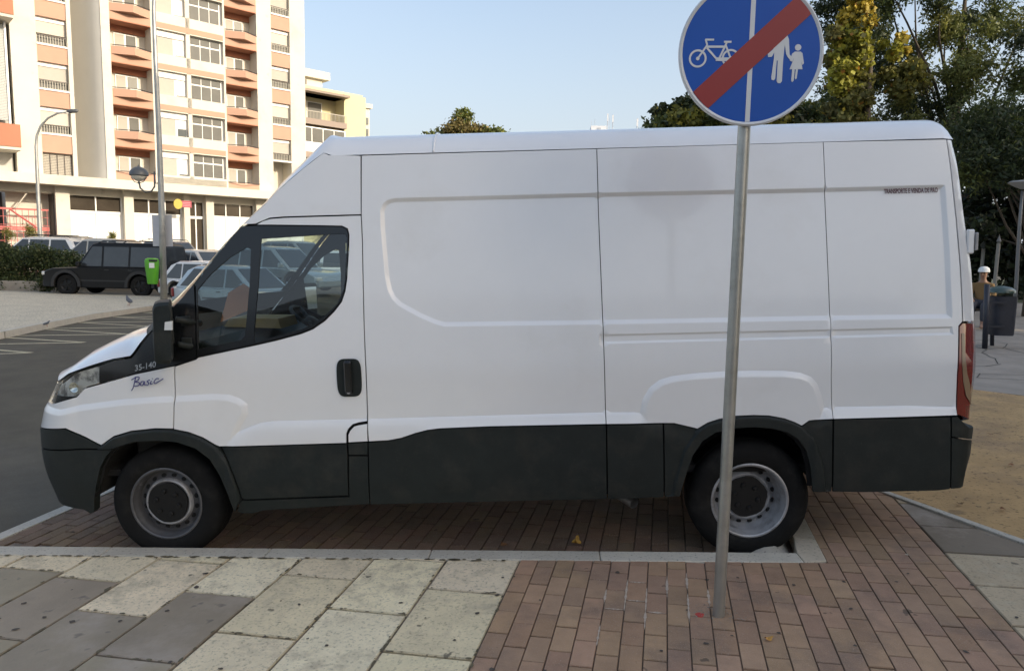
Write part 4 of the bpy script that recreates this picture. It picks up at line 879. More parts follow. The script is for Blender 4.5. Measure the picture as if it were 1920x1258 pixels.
# ledge canopy over the shops
b = FB(); b.fb(-12.5, 12.2, 5.20, 5.74, -1.25, 1.6); b.build('canopy', m_wall, bld)
def railing(s0, s1, z0, z1, d, parent, n=11, top_m=m_rail):
    b = FB(); b.fb(s0, s1, z1-.045, z1, d-.03, d+.02); r = b.build('railing', top_m, parent); b = FB()
    for k in range(n+1): s = s0+(s1-s0)*k/n; b.fb(s-.016, s+.016, z0, z1-.05, d-.015, d+.01)
    b.fb(s0, s1, z0, z0+.04, d-.02, d+.012)
    b.build('rail_bars', m_bar, r); return r
random.seed(3)
for k in range(-2, 5):
    dz = P_*k
    for (s0, s1, zr_, dzp) in ((-4.52, -3.02, 11.09, 0), (9.22, 10.58, 10.93, 0)):      # shuttered window columns
        if k == -2 and s0 < 0:
            b = FB(); b.fb(s0, s1, 5.74, 7.06, .30, .36); wv = b.build('window', m_shut2, bld); b = FB()
            for q in range(5): b.fb(s0+.02+q*.36, s0+.05+q*.36, 5.74, 7.0, .22, .25)
            for q in range(14): b.fb(s0, s1, 5.8+q*.09, 5.815+q*.09, .24, .255)
            b.build('window_bars', m_rail, wv); b = FB(); b.fb(s0, s1, 7.06, 8.09, .02, 1.6); b.build('spandrel', m_salm, bld); continue
        z1 = zr_+dz+.98; z0 = zr_+dz-.55
        if z0 < 5.7: continue
        b = FB(); b.fb(s0+.02, s1-.02, zr_+dz-.02 if k != 1 else zr_+dz+.1, z1, .30, .34); wv = b.build('window', [m_shut, m_shut2][(k+int(s0 > 0)) % 2], bld)
        b = FB(); b.fb(s0+.02, s1-.02, z0, zr_+dz-.02, .38, .42); b.build('window_pane', m_curt, wv)
        b = FB(); b.fb(s0+.02, s1-.02, z1-.22, z1, .24, .29); b.build('window_frame', m_fr, wv); b = FB(); b.fb(s0, s1, z0-.03, z0+.05, -.04, .45); b.build('sill', m_fr, wv)
        railing(s0+.03, s1-.03, z0+.06, zr_+dz, .06, wv)
        b = FB(); b.fb(s0, s1, z1, z1+P_-1.57, .03, 1.6); b.build('spandrel', m_salm, bld)
    # balconies with a prow-shaped parapet
    for (s0, s1, zr_) in ((-.80, 1.50, 11.24), (6.04, 8.19, 11.12)):
        z = zr_+dz; sm = (s0+s1)/2+.05
        zb = z-.95
        if zb < 5.7:
            b = FB(); b.fb(s0, s1, 5.74, z-.02, .0, .12); bal = b.build('balcony', m_salm, bld); 
        else:
            b = FB(); b.fb(s0, s1, zb, z-.50, 0, 1.6)
            vs = [(SS(s0), .0, ZZ(z-.52)), (SS(sm), -.62*1.0, ZZ(z-.50)), (SS(s1), .0, ZZ(z-.52)), (SS(s0), 0, ZZ(z-.06)), (SS(sm), -.62, ZZ(z-.06)), (SS(s1), 0, ZZ(z-.06))]
            vs += [(x, y+.12, zz) for x, y, zz in vs]
            b.add(vs, [(0, 1, 4, 3), (1, 2, 5, 4), (6, 7, 10, 9), (7, 8, 11, 10), (3, 4, 10, 9), (4, 5, 11, 10), (0, 1, 7, 6), (1, 2, 8, 7)])
            b.add([(SS(s0), .0, ZZ(z-.52)), (SS(sm), -.62, ZZ(z-.50)), (SS(s1), 0, ZZ(z-.52)), (SS(s0), .1, ZZ(z-.50)), (SS(s1), .1, ZZ(z-.50))], [(0, 1, 2), (3, 4, 1)])
            bal = b.build('balcony', m_salm, bld)
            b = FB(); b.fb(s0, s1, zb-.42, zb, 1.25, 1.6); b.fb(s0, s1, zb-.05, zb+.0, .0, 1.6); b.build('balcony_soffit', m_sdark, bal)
        b = FB(); b.tube([(SS(s0), -.02, ZZ(z)), (SS(sm), -.60, ZZ(z)), (SS(s1), -.02, ZZ(z))], .028, 6); b.build('handrail', m_rail, bal)
        # back wall of the recess: door with shutter
        zt_ = z+1.05; sw = s1-s0
        b = FB(); b.fb(s0, s1, z-.5, zt_+.1, 1.38, 1.6); b.build('recess_wall', m_wall, bal)
        b = FB(); b.fb(s0+sw*.22, s0+sw*.78, z-.5, zt_-.02, 1.30, 1.36); dr = b.build('balcony_door', m_fr, bal)
        b = FB(); b.fb(s0+sw*.245, s0+sw*.47, z-.5, zt_-.08, 1.27, 1.295); b.build('door_pane', m_shut, dr); b = FB(); b.fb(s0+sw*.52, s0+sw*.755, z-.5, zt_-.08, 1.27, 1.295); b.build('door_pane', m_curt if (k*3+int(s0)) % 4 else m_pane, dr)
        if (k+int(s0)) % 2 == 0 and zb >= 5.7: b = FB(); b.cbox(SS(s0+sw*.52), SS(s0+sw*.80), .85, 1.15, ZZ(z-.35), ZZ(z+.22), .02); ac = b.build('air_conditioner', m_fr, bal); b = FB(); b.lathe([(.001, 0), (.22, 0), (.22, .02)], 16, M=Matrix.Translation((SS(s0+sw*.66), .848, ZZ(z-.06))) @ XZ()); b.build('fan_grille', m_pane, ac)
    # middle bay: shuttered window and the three-light window
    z0, z1 = 11.27+dz, 12.73+dz
    b = FB(); b.fb(1.84, 5.92, z1+.07, z1+P_-1.46-.40 if k < 9 else z1, -.02, 1.6)
    if z0 > 5.8:
        b = FB(); b.fb(1.84, 5.92, z0-.60, z0, -.0, 1.6); b.fb(1.84, 5.92, z1, z1+.06, 0, 1.6); b.build('spandrel', m_wall, bld)
        b = FB(); b.fb(1.84, 5.92, z0-.93, z0-.60, -.015, 1.6); b.build('spandrel_band', m_salm, bld)
    zz0 = max(z0, 6.2)
    if k > -3 and z1 > 6.4:
        b = FB(); b.fb(1.84, 3.57, zz0, z1, .34, .40); wv = b.build('window', m_fr, bld); b = FB(); b.fb(1.90, 2.86, zz0+.04, z1-.42, .30, .335); b.build('shutter', m_shut, wv)
        b = FB(); b.fb(1.86, 3.55, z1-.38, z1-.02, .24, .335); b.fb(3.0, 3.52, zz0+.12, z1-.46, .30, .335); b.build('shutter_box', m_fr, wv)
        b = FB(); b.fb(3.0, 3.5, zz0+.02, zz0+(.5 if k == -1 else .10), .27, .297); b.build('window_pane', m_pane, wv)
        b = FB(); b.fb(3.82, 5.92, zz0, z1, .32, .38); wv = b.build('window', m_fr, bld); wd = (5.80-3.90)/3
        for q in range(3):
            a0 = 3.90+q*wd; b = FB(); b.fb(a0+.03, a0+wd-.03, zz0+.06, z1-.56, .285, .315); b.fb(a0+.03, a0+wd-.03, z1-.46, z1-.06, .285, .315); b.build('window_pane', m_curt, wv)
b = FB(); b.fb(1.84, 5.92, 5.74, 6.22, .0, 1.6); b.build('spandrel', m_wall, bld)
# shops
b = FB(); b.fb(-4.02, -3.30, -99, 5.2, -.10, 1.7); b.fb(-.42, .12, -99, 5.2, -.1, 1.7); b.fb(3.10, 3.46, -99, 5.2, -.1, 1.7); b.fb(4.5, 5.0, -99, 5.2, -.1, 1.7); b.fb(7.9, 8.6, -99, 5.2, -.1, 1.7); b.fb(-3.3, 11.7, 4.74, 5.2, .3, 1.7); b.fb(-12, -4.02, 4.76, 5.2, .3, 1.7); b.build('shop_pier', m_wall, bld)
def shop(s0, s1, zt, n, shutter=True, tall=False):
    b = FB(); b.fb(s0, s1, zt-.07, zt+.10, .42, .55); 
    wd = (s1-s0)/n
    for q in range(n+1): b.fb(s0+q*wd-.035, s0+q*wd+.035, -99, 4.74, .42, .52)
    sh = b.build('shop_front', m_fr, bld)
    for q in range(n):
        a0 = s0+q*wd+.04; a1 = s0+(q+1)*wd-.04; b = FB(); b.fb(a0, a1, zt+.10, 4.74, .50, .54); b.build('transom_pane', m_bronze, sh)
        b = FB(); b.fb(a0, a1, -99, zt-.07, .48, .54); b.build('shop_shutter' if shutter else 'shop_door', m_fr if shutter else m_bronze, sh)
shop(-3.26, -.46, 3.78, 2); shop(.13, 3.06, 3.80, 3); shop(3.46, 4.48, 3.75, 2, False); shop(5.0, 7.88, 3.85, 3); shop(8.6, 11.6, 3.85, 3)
# dark recessed arcade with red grilles, left
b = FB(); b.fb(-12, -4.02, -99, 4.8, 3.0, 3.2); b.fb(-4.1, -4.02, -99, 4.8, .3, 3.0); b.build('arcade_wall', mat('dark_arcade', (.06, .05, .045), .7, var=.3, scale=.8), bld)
gr = FB()
for z_ in (3.75, 2.72, 2.60): gr.fb(-12, -4.3, z_, z_+.10, .5, .56)
for q in range(26): s = -11.9+q*.30; gr.fb(s, s+.025, -99, 3.8, .5, .54)
for q in range(8): gr.fb(-12, -4.3, .2+q*.45, .225+q*.45, .5, .54)
gr.tube([(SS(-6.2), .2, ZZ(3.75)), (SS(-5.0), .2, ZZ(2.8))], .06, 6)
gr.build('red_grille', m_redgrille, bld)
b = FB(); b.tube([(SS(-6.0), -.2, ZZ(3.8)), (SS(-5.35), .3, ZZ(4.7))], .05, 6); b.build('awning_stay', m_bar, bld)
# round yellow and red shop sign, hung under the canopy
sgn = FB(); M = Matrix.Translation((SS(2.36), -1.3, ZZ(4.50))) @ XZ(); sgn.prism([(.30*math.cos(a), .36*math.sin(a)) for a in np.linspace(0, 2*math.pi, 28, endpoint=False)], 0, .1, M=M); ss_ = sgn.build('shop_sign', mat('yellow_sign', (.42, .31, .03), .5), bld)
b = FB(); b.box(SS(2.36)+.25, SS(2.36)+.95, -1.38, -1.30, ZZ(4.50)-.22, ZZ(4.50)+.26); b.build('sign_panel', mat('dark_red_sign', (.30, .03, .05), .5), ss_)
b = FB()
for q in range(3): b.box(SS(2.36)+.33, SS(2.36)+.86, -1.39, -1.383, ZZ(4.50)-.14+q*.12, ZZ(4.50)-.10+q*.12)
b.build('sign_lettering', mat('pink_letters', (.55, .25, .28), .6), ss_)
# terracotta balcony wing at the left edge
wing = empty('balcony_wing', 'grey shuttered balcony wing with a terracotta parapet at the left edge of the cream block', 'building wing', BP, (0, 0, BR))
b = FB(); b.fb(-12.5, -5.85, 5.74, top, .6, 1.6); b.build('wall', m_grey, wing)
for z0, z1 in ((7.05, 8.25), (13.95, 15.2)):
    b = FB(); b.fb(-12, -5.72, z0, z1, -1.5, -1.35); b.fb(-5.84, -5.72, z0, z1, -1.35, .6); pw = b.build('parapet', m_sdark, wing); b = FB(); b.fb(-12, -5.73, z0-.16, z0-.002, -1.45, .6); b.build('slab', m_wall, wing)
b = FB(); b.fb(-12, -6.05, 8.55, 13.6, -.2, -.1); sh = b.build('shutter_screen', mat('grey_louvre', (.45, .46, .44), .6), wing); b = FB()
for q in range(60): b.fb(-12, -6.05, 8.6+q*.083, 8.62+q*.083, -.225, -.2)
b.build('slats', mat('louvre_slat', (.36, .37, .36), .6), sh); b = FB(); b.fb(-6.05, -5.95, 8.3, 13.9, -.3, -.05); b.build('shutter_frame', m_fr, sh)
# second, yellow-cream block further along the street
m_yel = mat('yellow_render', (.60, .54, .33), .85, var=.04, scale=.5); m_bal = mat('brown_balcony', (.30, .24, .20), .8)
b2 = empty('apartment_building', 'pale yellow block with brown balconies and a stepped roof behind the salmon block', 'building', (-17.683, 59.02, 0), (0, 0, BR))
b = MB(); b.box(2.35, 4.55, 0, 9, ZG, 15.55); b.box(-2.2, 2.36, 1.6, 9, ZG, 15.75); b.box(-2.2, 4.5, .4, 9, 15.4, 15.8); b.box(-2.2, 2.36, 0, 1.7, 15.10, 15.42); b.build('wall', m_yel, b2)
b = MB(); b.box(-2.2, .75, 1.0, 7, 15.8, 16.6); b.box(-2.2, 1.32, .6, 7.4, 16.6, 17.25); b.build('roof', m_wall, b2)
b = MB(); b.box(-1.25, -.75, .94, .99, 16.0, 16.4); b.build('window', m_curt, b2)
for z_ in (12.55, 9.75, 6.95, 4.2):
    b = MB(); b.box(-2.2, 2.33, -.5, 1.6, z_-.1, z_+.38); bl_ = b.build('balcony', m_bal, b2)
    if z_ > 12:
        b = MB()
        for q in range(34): x = -2.1+q*.132; b.box(x, x+.03, -.48, -.44, z_+.38, z_+.98)
        b.box(-2.2, 2.3, -.49, -.43, z_+.96, z_+1.02); b.build('railing', m_bar, bl_)
        b = MB(); b.box(-.5, 1.0, 1.52, 1.58, z_+.4, z_+2.2); w_ = b.build('window', m_fr, bl_); b = MB(); b.box(-.4, .9, 1.48, 1.515, z_+.5, z_+2.1); b.build('window_pane', m_curt, w_)
        b = MB(); b.box(-2.2, 2.5, -.8, 1.6, 15.1, 15.3); b.build('awning', m_bal, bl_)
    else:
        b = MB(); b.box(-2.1, 2.25, -.35, -.3, z_+.38, z_+2.5); w_ = b.build('window', m_fr, bl_)
        for q in range(4): b = MB(); b.box(-2.0+q*1.06, -1.05+q*1.06, -.39, -.352, z_+1.25, z_+2.4); b.build('window_pane', m_curt, w_)
b = MB(); b.box(4.55, 5.25, .5, 3, 11.6, 14.9); b.box(4.5, 5.45, .3, 3.2, 14.75, 15.15); bw = b.build('bay', m_wall, b2)
for z_ in (13.3, 12.3): b = MB(); b.box(4.7, 5.1, .42, .48, z_, z_+.6); b.build('window', m_pane, bw)
# distant roof with aerials
b3 = empty('distant_building', 'far white roof with mobile phone aerials above the van roof line', 'building', (14, 152, 0))
m_far = mat('far_white', (.62, .64, .68), .8); m_far2 = mat('far_grey', (.40, .43, .48), .8)
b = MB(); b.box(-6.3, 10.5, 0, 12, ZG, 26.6); b.build('wall', mat('far_wall', (.55, .56, .58), .8), b3); b = MB(); b.box(-6.5, 4.0, -.4, 12, 26.6, 27.2); b.box(5.4, 10.9, -.4, 12, 26.9, 27.4); rf = b.build('roof', m_far2, b3)
b = MB(); b.box(-3.0, .3, 1, 5, 27.2, 28.9); b.box(.3, 2.4, 1, 4, 27.2, 28.0); ph = b.build('plant_room', m_far, rf); b = MB(); b.box(-1.6, -.9, .9, .99, 27.9, 28.5); b.build('vent', m_far2, ph)
for x, z1, wd in ((-2.9, 30.0, .08), (-2.2, 30.3, .1), (.5, 31.5, .22), (.9, 30.6, .07), (1.6, 31.3, .24), (6.8, 30.6, .3)):
    b = MB(); b.tube([(x, 1.4, 27), (x, 1.4, z1)], wd*.4, 6); am = b.build('aerial', m_far2, b3)
    if wd > .2: b = MB(); b.box(x-wd*.6, x+wd*.6, 1.2, 1.35, z1-1.6, z1-.1); b.build('aerial_panel', m_far, am)
# unseen tall blocks added on the sun's side, sized to shade the parking place
def block(loc, rz, wd, dp, h, label, col):
    e = empty('apartment_building', label, 'building', loc, (0, 0, rz)); m = mat('render_'+label[:5], col, .85, var=.05, scale=.6)
    b = MB(); b.box(-wd/2, wd/2, -dp/2, dp/2, ZG, h); b.build('wall', m, e); b = MB(); b.box(-wd/2-.2, wd/2+.2, -dp/2-.2, dp/2+.2, h, h+.6); b.build('roof', m_grey, e)
    k = 0
    b = MB()
    for zi in range(int(h/3)):
        for xi in range(int(wd/3.2)):
            x = -wd/2+1.2+xi*3.2; b.box(x, x+1.4, dp/2+.0, dp/2+.03, 1+zi*3, 2.5+zi*3); b.box(x, x+1.4, -dp/2-.03, -dp/2, 1+zi*3, 2.5+zi*3)
    b.build('windows', m_curt, e)['kind'] = 'stuff'
sh_d = Vector((math.sin(SUN_AZ), math.cos(SUN_AZ), 0)); c = Vector((-4, 11, 0))+sh_d*66
pd = Vector((-sh_d.y, sh_d.x, 0)); c0 = c-pd*7.8
c = c0+pd*4.5
block((c0.x+pd.x*29.5, c0.y+pd.y*29.5, 0), math.pi/2-SUN_AZ+math.pi/2, 24, 12, 25.5, 'lower brick coloured apartment block beside the sand coloured tower', (.40, .26, .18))
block((c.x, c.y, 0), math.pi/2-SUN_AZ+math.pi/2, 25, 12, 34, 'tall sand coloured tower block across the street on the sun side', (.55, .48, .38))
block((-2, -40, 0), 0, 46, 12, 9, 'long grey apartment block across the street behind the footway', (.42, .40, .38))

# ================================================================== VEGETATION
m_leaf = leafmat('foliage'); m_bark = mat('bark', (.09, .07, .05), .9, var=.3, scale=8, bump=.8, bscale=20)
def leaves(name, clumps, n, size, cols, parent, seed=0, shell=.5, flat=0., asp=.6, droop=0):
    """clumps: (centre, radii, weight, colour index or None)"""
    r = np.random.default_rng(seed); W_ = np.array([c[2] for c in clumps], float); W_ /= W_.sum(); idx = r.choice(len(clumps), n, p=W_)
    C_ = np.array([c[0] for c in clumps])[idx]; R3 = np.array([c[1] for c in clumps])[idx]
    d = r.normal(size=(n, 3)); d /= np.linalg.norm(d, axis=1)[:, None]; rad = r.uniform(0, 1, n)**(shell); lump = 1+.22*np.sin(d[:, 0]*7+idx)*np.cos(d[:, 1]*6+idx*2)+.15*r.normal(size=n)*.5
    P = C_+d*R3*(rad*lump)[:, None]
    sub = P[r.choice(n, n)]; 
    nrm = r.normal(size=(n, 3)); nrm[:, 2] += flat; nrm /= np.linalg.norm(nrm, axis=1)[:, None]
    a = np.cross(nrm, r.normal(size=(n, 3))); a /= np.linalg.norm(a, axis=1)[:, None]; 
    if droop: a = a*(1-droop)+np.array([0, 0, -droop]); a /= np.linalg.norm(a, axis=1)[:, None]
    b_ = np.cross(nrm, a); b_ /= np.linalg.norm(b_, axis=1)[:, None]; s = size*r.uniform(.55, 1.35, n)[:, None]
    V = np.stack([P-a*s, P+b_*s*asp, P+a*s, P-b_*s*asp], 1).reshape(-1, 3)
    me = bpy.data.meshes.new(name); me.vertices.add(4*n); me.vertices.foreach_set('co', V.ravel()); me.loops.add(4*n); me.loops.foreach_set('vertex_index', np.arange(4*n)); me.polygons.add(n); me.polygons.foreach_set('loop_start', np.arange(n)*4); me.polygons.foreach_set('loop_total', np.full(n, 4)); me.update(calc_edges=True)
    cols = np.array(cols); ci = np.array([(-1 if c[3] is None else c[3]) for c in clumps])[idx]; ci = np.where(ci < 0, r.integers(0, len(cols), n), ci); hop = r.uniform(size=n) < .12; ci = np.where(hop, r.integers(0, len(cols), n), ci)
    K = cols[ci]*r.uniform(.65, 1.4, n)[:, None]; ca_ = me.color_attributes.new('tint', 'FLOAT_COLOR', 'CORNER'); ca_.data.foreach_set('color', np.repeat(np.c_[K, np.ones(n)], 4, 0).ravel().astype(np.float32))
    me.materials.append(m_leaf); o = bpy.data.objects.new(name, me); COL.objects.link(o)
    if parent: o.parent = parent
    return o
G1 = (.085, .108, .030); G2 = (.15, .165, .042); G3 = (.042, .058, .022); GY = (.20, .19, .035); YE = (.52, .38, .05); OR = (.42, .20, .04); OL = (.14, .13, .04)
def tree(label, loc, h, cr, clumps, n, size, cols, seed, tr=.22, lean=(0, 0), group=None, shell=.5, branches=True, trunk_h=None, name='tree', limbs=False, **k):
    e = empty(name, label, 'tree', loc, group=group); th = trunk_h or h*.75; r = random.Random(seed)
    b = MB(); b.tube([(0, 0, -.1), (lean[0]*.3, lean[1]*.3, th*.3), (lean[0]*.7, lean[1]*.7, th*.7), (lean[0], lean[1], th)], [tr, tr*.8, tr*.55, tr*.2], 10)
    for c in clumps:
        if not branches: break
        p = Vector(c[0]); z0 = min(max(p.z-.9*abs(p.x)-.4, th*.25), th*.9); s0 = Vector((lean[0]*z0/th, lean[1]*z0/th, z0)); mid = s0.lerp(p, .5)+Vector((0, 0, r.uniform(-.2, .4)))
        b.tube([s0, mid, p], [tr*.35, tr*.2, tr*.06], 6)
    if limbs:
        for c in sorted(clumps, key=lambda c: r.random())[:14]:
            p = Vector(c[0]); z0 = th*r.uniform(.35, .8); s0 = Vector((lean[0]*z0/th, lean[1]*z0/th, z0)); m1 = s0.lerp(p, .35)+Vector((r.uniform(-.3, .3), r.uniform(-.3, .3), r.uniform(-.3, .2))); m2_ = s0.lerp(p, .7)+Vector((r.uniform(-.3, .3), r.uniform(-.3, .3), r.uniform(-.2, .4)))
            b.tube([s0, m1, m2_, p], [tr*.28, tr*.2, tr*.12, tr*.04], 6)
    b.build('trunk', m_bark, e, smooth=True); leaves('crown', clumps, n, size, cols, e, seed, shell, **k); return e
def rclumps(r, n, cx, cy, cz, sx, sy, sz, rr, ci=None):
    out = []
    for _ in range(n):
        a = r.gauss(0, .5), r.gauss(0, .5), r.uniform(-1, 1); q = r.uniform(.6, 1.25)*rr; out.append(((cx+a[0]*sx, cy+a[1]*sy, cz+a[2]*sz*(1-.2*abs(a[0]))), (q, q, q*.7), q**2, ci))
    return out
HR = H(20)
# autumn tree far away behind the van roof
r = random.Random(5); p0 = at(850, 262, 57)
cl = [((x*1.45+.5, y, z-p0.z*0), (s*1.25, s, s*.85), s*s, c) for x, y, z, s, c in ((-2.1, 0, 9.9, 1.1, 1), (-1.3, .5, 11.2, 1.1, 0), (0, 0, 12.0, 1.3, 3), (.25, 0, 13.2, .75, 2), (.9, .3, 11.0, 1.1, 3), (2.0, 0, 11.5, 1.05, 2), (2.9, .2, 10.7, 1.0, 4), (-.5, -.3, 10.2, 1.4, 0), (1.6, -.3, 10.0, 1.3, 2), (3.9, 0, 10.1, .8, 4), (0, 0, 8, 3, 0), (-2.9, 0, 9.3, .9, 0), (-.9, 0, 10.4, 1.1, 3), (1.2, 0, 12.0, .7, 3))]
tree('round autumn tree yellowing on top seen over the van roof near the cab', (p0.x, 57, ZG), 13.5, 3, cl, 26000, .15, [G2, (.11, .135, .04), (.15, .175, .045), (.20, .16, .055), (.27, .26, .06)], 5, .3)
m2 = lambda u, v, y: at(u, v, y)
def tree_px(label, ub, y, items, n, size, cols, seed, tr=.2, zg=None, **k):
    """crown clumps given as (pixel u, v, depth offset, radius in metres, colour)"""
    zg = H(10) if zg is None else zg; b0 = at(ub, 560, y); cl = []
    for (u, v, dy, s, c) in items:
        p = at(u, v, y+dy); cl.append(((p.x-b0.x, dy, p.z-zg), (s, s*1.1, s*.8), s*s, c))
    top = max(c[0][2] for c in cl); return tree(label, (b0.x, y, zg), top, 3, cl, n, size, cols, seed, tr, **k)
# low trees between the sign and the van roof
rr = random.Random(9)
it = [(rr.uniform(1235, 1560), rr.uniform(205, 262), rr.uniform(-1, 1), rr.uniform(.45, .85), rr.choice([0, 0, 1, 2, 2, 3])) for _ in range(30)]+[(1245, 222, 0, .35, 0), (1285, 200, 0, .6, 0), (1262, 212, 0, .4, 0), (1330, 222, 0, .7, 2), (1300, 232, 0, .8, 2)]
tree_px('low mixed green and yellow tree showing behind the round sign', 1400, 27, it, 22000, .12, [G3, G1, GY, (.33, .28, .05)], 21, .2)
# the big dark tree
it = []
for _ in range(125):
    u = rr.uniform(1560, 1990); v = rr.uniform(-160, 255); 
    if 1850 < u and 165 < v < 225: continue
    if u < 1590 and v < 20 and rr.random() < .3: continue
    it.append((u, v, rr.uniform(-2.5, 2.5), rr.uniform(.35, .85), rr.choice([0, 0, 0, 1, 1, 2, 2, 3])))
it += [(1540, 20, 0, .5, 0), (1560, 60, 0, .5, 0), (1545, -30, 0, .6, 0), (1575, 190, 0, .8, 1), (1700, 200, 0, .9, 0), (1640, 20, 1, .8, 0)]
tree_px('large dark evergreen tree spreading over the rear of the van', 1760, 21, it, 82000, .075, [G3, G1, G2, (.20, .20, .045)], 31, .26, asp=.35, shell=.6, branches=False, limbs=True)
it = [(rr.uniform(1800, 2080), rr.uniform(215, 330), rr.uniform(-1.5, 1.5), rr.uniform(.6, 1.1), rr.choice([0, 0, 1, 3])) for _ in range(34)]
tree_px('drooping dark green tree right of the van with bright leaf tips', 1930, 17, it, 42000, .075, [G3, G1, G2, (.12, .14, .035)], 41, .16, asp=.35, shell=.5, branches=False, limbs=True)
# creeper climbing the trunk, golden
it = []
for v in range(-90, 250, 11):
    c = 3 if v < 60 else (2 if v < 150 else 4)
    it.append((1603+rr.uniform(-22, 22)+(-8 if v > 120 else 0), v, rr.uniform(-.25, .25), rr.uniform(.24, .40), c if rr.random() < .7 else rr.choice([2, 3, 4])))
    if v > 60: it.append((1600+rr.uniform(-45, 40), v, rr.uniform(-.3, .5), rr.uniform(.25, .4), rr.choice([2, 4, 4, 1])))
it += [(1690, 72, 0, .20, 3), (1682, 90, 0, .22, 2), (1676, 105, 0, .24, 2), (1698, 95, 0, .16, 3), (1655, 85, .2, .18, 2), (1567, 105, 0, .2, 2), (1708, 130, .3, .4, 4), (1690, 165, .3, .45, 4), (1725, 150, .3, .35, 4), (1665, 140, .3, .3, 4)]
tree_px('golden yellow creeper covering a tall trunk left of the dark tree', 1600, 18.4, it, 15000, .075, [G1, OL, (.38, .36, .055), (.50, .38, .055), (.19, .18, .045), OR], 51, .2, asp=.9, branches=False, name='creeper_covered_tree')
# shaded park edge far right: dark wood
for i, (u, y, hh, wdt) in enumerate(((1790, 33, 6.5, 5), (1900, 30, 7.5, 5), (2010, 27, 7, 5), (1700, 36, 6, 5), (1560, 40, 5.5, 5))):
    p = at(u, 500, y); cl = rclumps(random.Random(60+i), 26, 0, 0, hh*.52, wdt*.7, 1.6, hh*.50, 1.15)
    tree(['broad dark tree at the back of the park beyond the litter bin', 'dark bushy tree at the far right behind the park lamp', 'dark tree beyond the right edge of the park', 'dark tree hidden behind the rear of the van', 'dark tree hidden behind the middle of the van'][i], (p.x, y, H(20)), hh, 3, cl, 15000, .15, [(.018, .024, .012), (.030, .038, .016), G3], 70+i, .3, shell=.8)
# unseen tree added behind the camera to darken the right half of the scene
cl = rclumps(random.Random(77), 40, 0, 0, 6.4, 4.2, 3.6, 2.6, 1.3)
tree('broad tree added out of view behind and right of the camera for its shade', (14.5, -7.5, .3), 9.5, 4, cl, 22000, .13, [G1, G2, OL], 78, .25)
# hedge on the left, beyond the island
def hedge(label, u0, u1, vt, y, zb, seed, n=16000, dep=1.0, cols=None):
    a = at(u0, vt, y); c_ = at(u1, vt, y); e = empty('hedge', label, 'hedge', ((a.x+c_.x)/2, y, zb)); L = c_.x-a.x; hh = a.z-zb; r = random.Random(seed); cl = []
    for k in range(60):
        x = r.uniform(-L/2, L/2); z = r.uniform(.08, .84)*hh*(1-.25*(abs(x)/(L/2))**4); s = r.uniform(.32, .46); cl.append(((x, r.uniform(-.4, .4)*dep, z), (s*1.3, s, s), s, None))
    leaves('foliage', cl, n, .045, cols or [(.045, .070, .022), (.07, .095, .03), (.035, .05, .018), (.09, .10, .035)], e, seed, .45); b = MB()
    for k in range(9): x = -L/2+L*(k+.5)/9; b.tube([(x, 0, -.05), (x+.05, 0, hh*.5)], .03, 6)
    b.build('stems', m_bark, e); return e
hedge('dark green clipped hedge in front of the white estate car', -60, 142, 452, 23.6, .02, 5, n=38000)
b = MB(); q = at(-40, 540, 23.0); b.cbox(q.x, at(74, 540, 23.0).x, 23.0, 23.25, -.1, .42, .03); tag(b.build('planter_wall', mat('planter_stone', (.27, .24, .20), .9, var=.2, scale=3, bump=.4)), 'low stone planter wall under the dark hedge', 'wall')
def tuft(label, u, v0, v1, y, n=500, cols=None, name='shrub'):
    p = at(u, v1, y); t = at(u, v0, y); hh = max(.2, t.z-p.z); e = empty(name, label, 'plant', (p.x, y, p.z)); cl = [((random.uniform(-.3, .3)*hh, 0, hh*random.uniform(.2, .8)), (hh*.35, hh*.3, hh*.4), 1, None) for _ in range(5)]; leaves('foliage', cl, n, .09, cols or [G2, GY, OL], e, int(u), .8, asp=.2, droop=-.5); b = MB(); b.tube([(0, 0, -1.4), (0, 0, hh*.5)], .04, 6); b.build('stem', m_bark, e); return e
tuft('yellow green shrub before the red grilles of the shops', 62, 420, 450, 38, 700); tuft('spiky palm-like plant before the red grilles at the left', 12, 425, 455, 38, 500); tuft('small spiky plant above the black off-roader roof', 208, 434, 456, 36, 500)

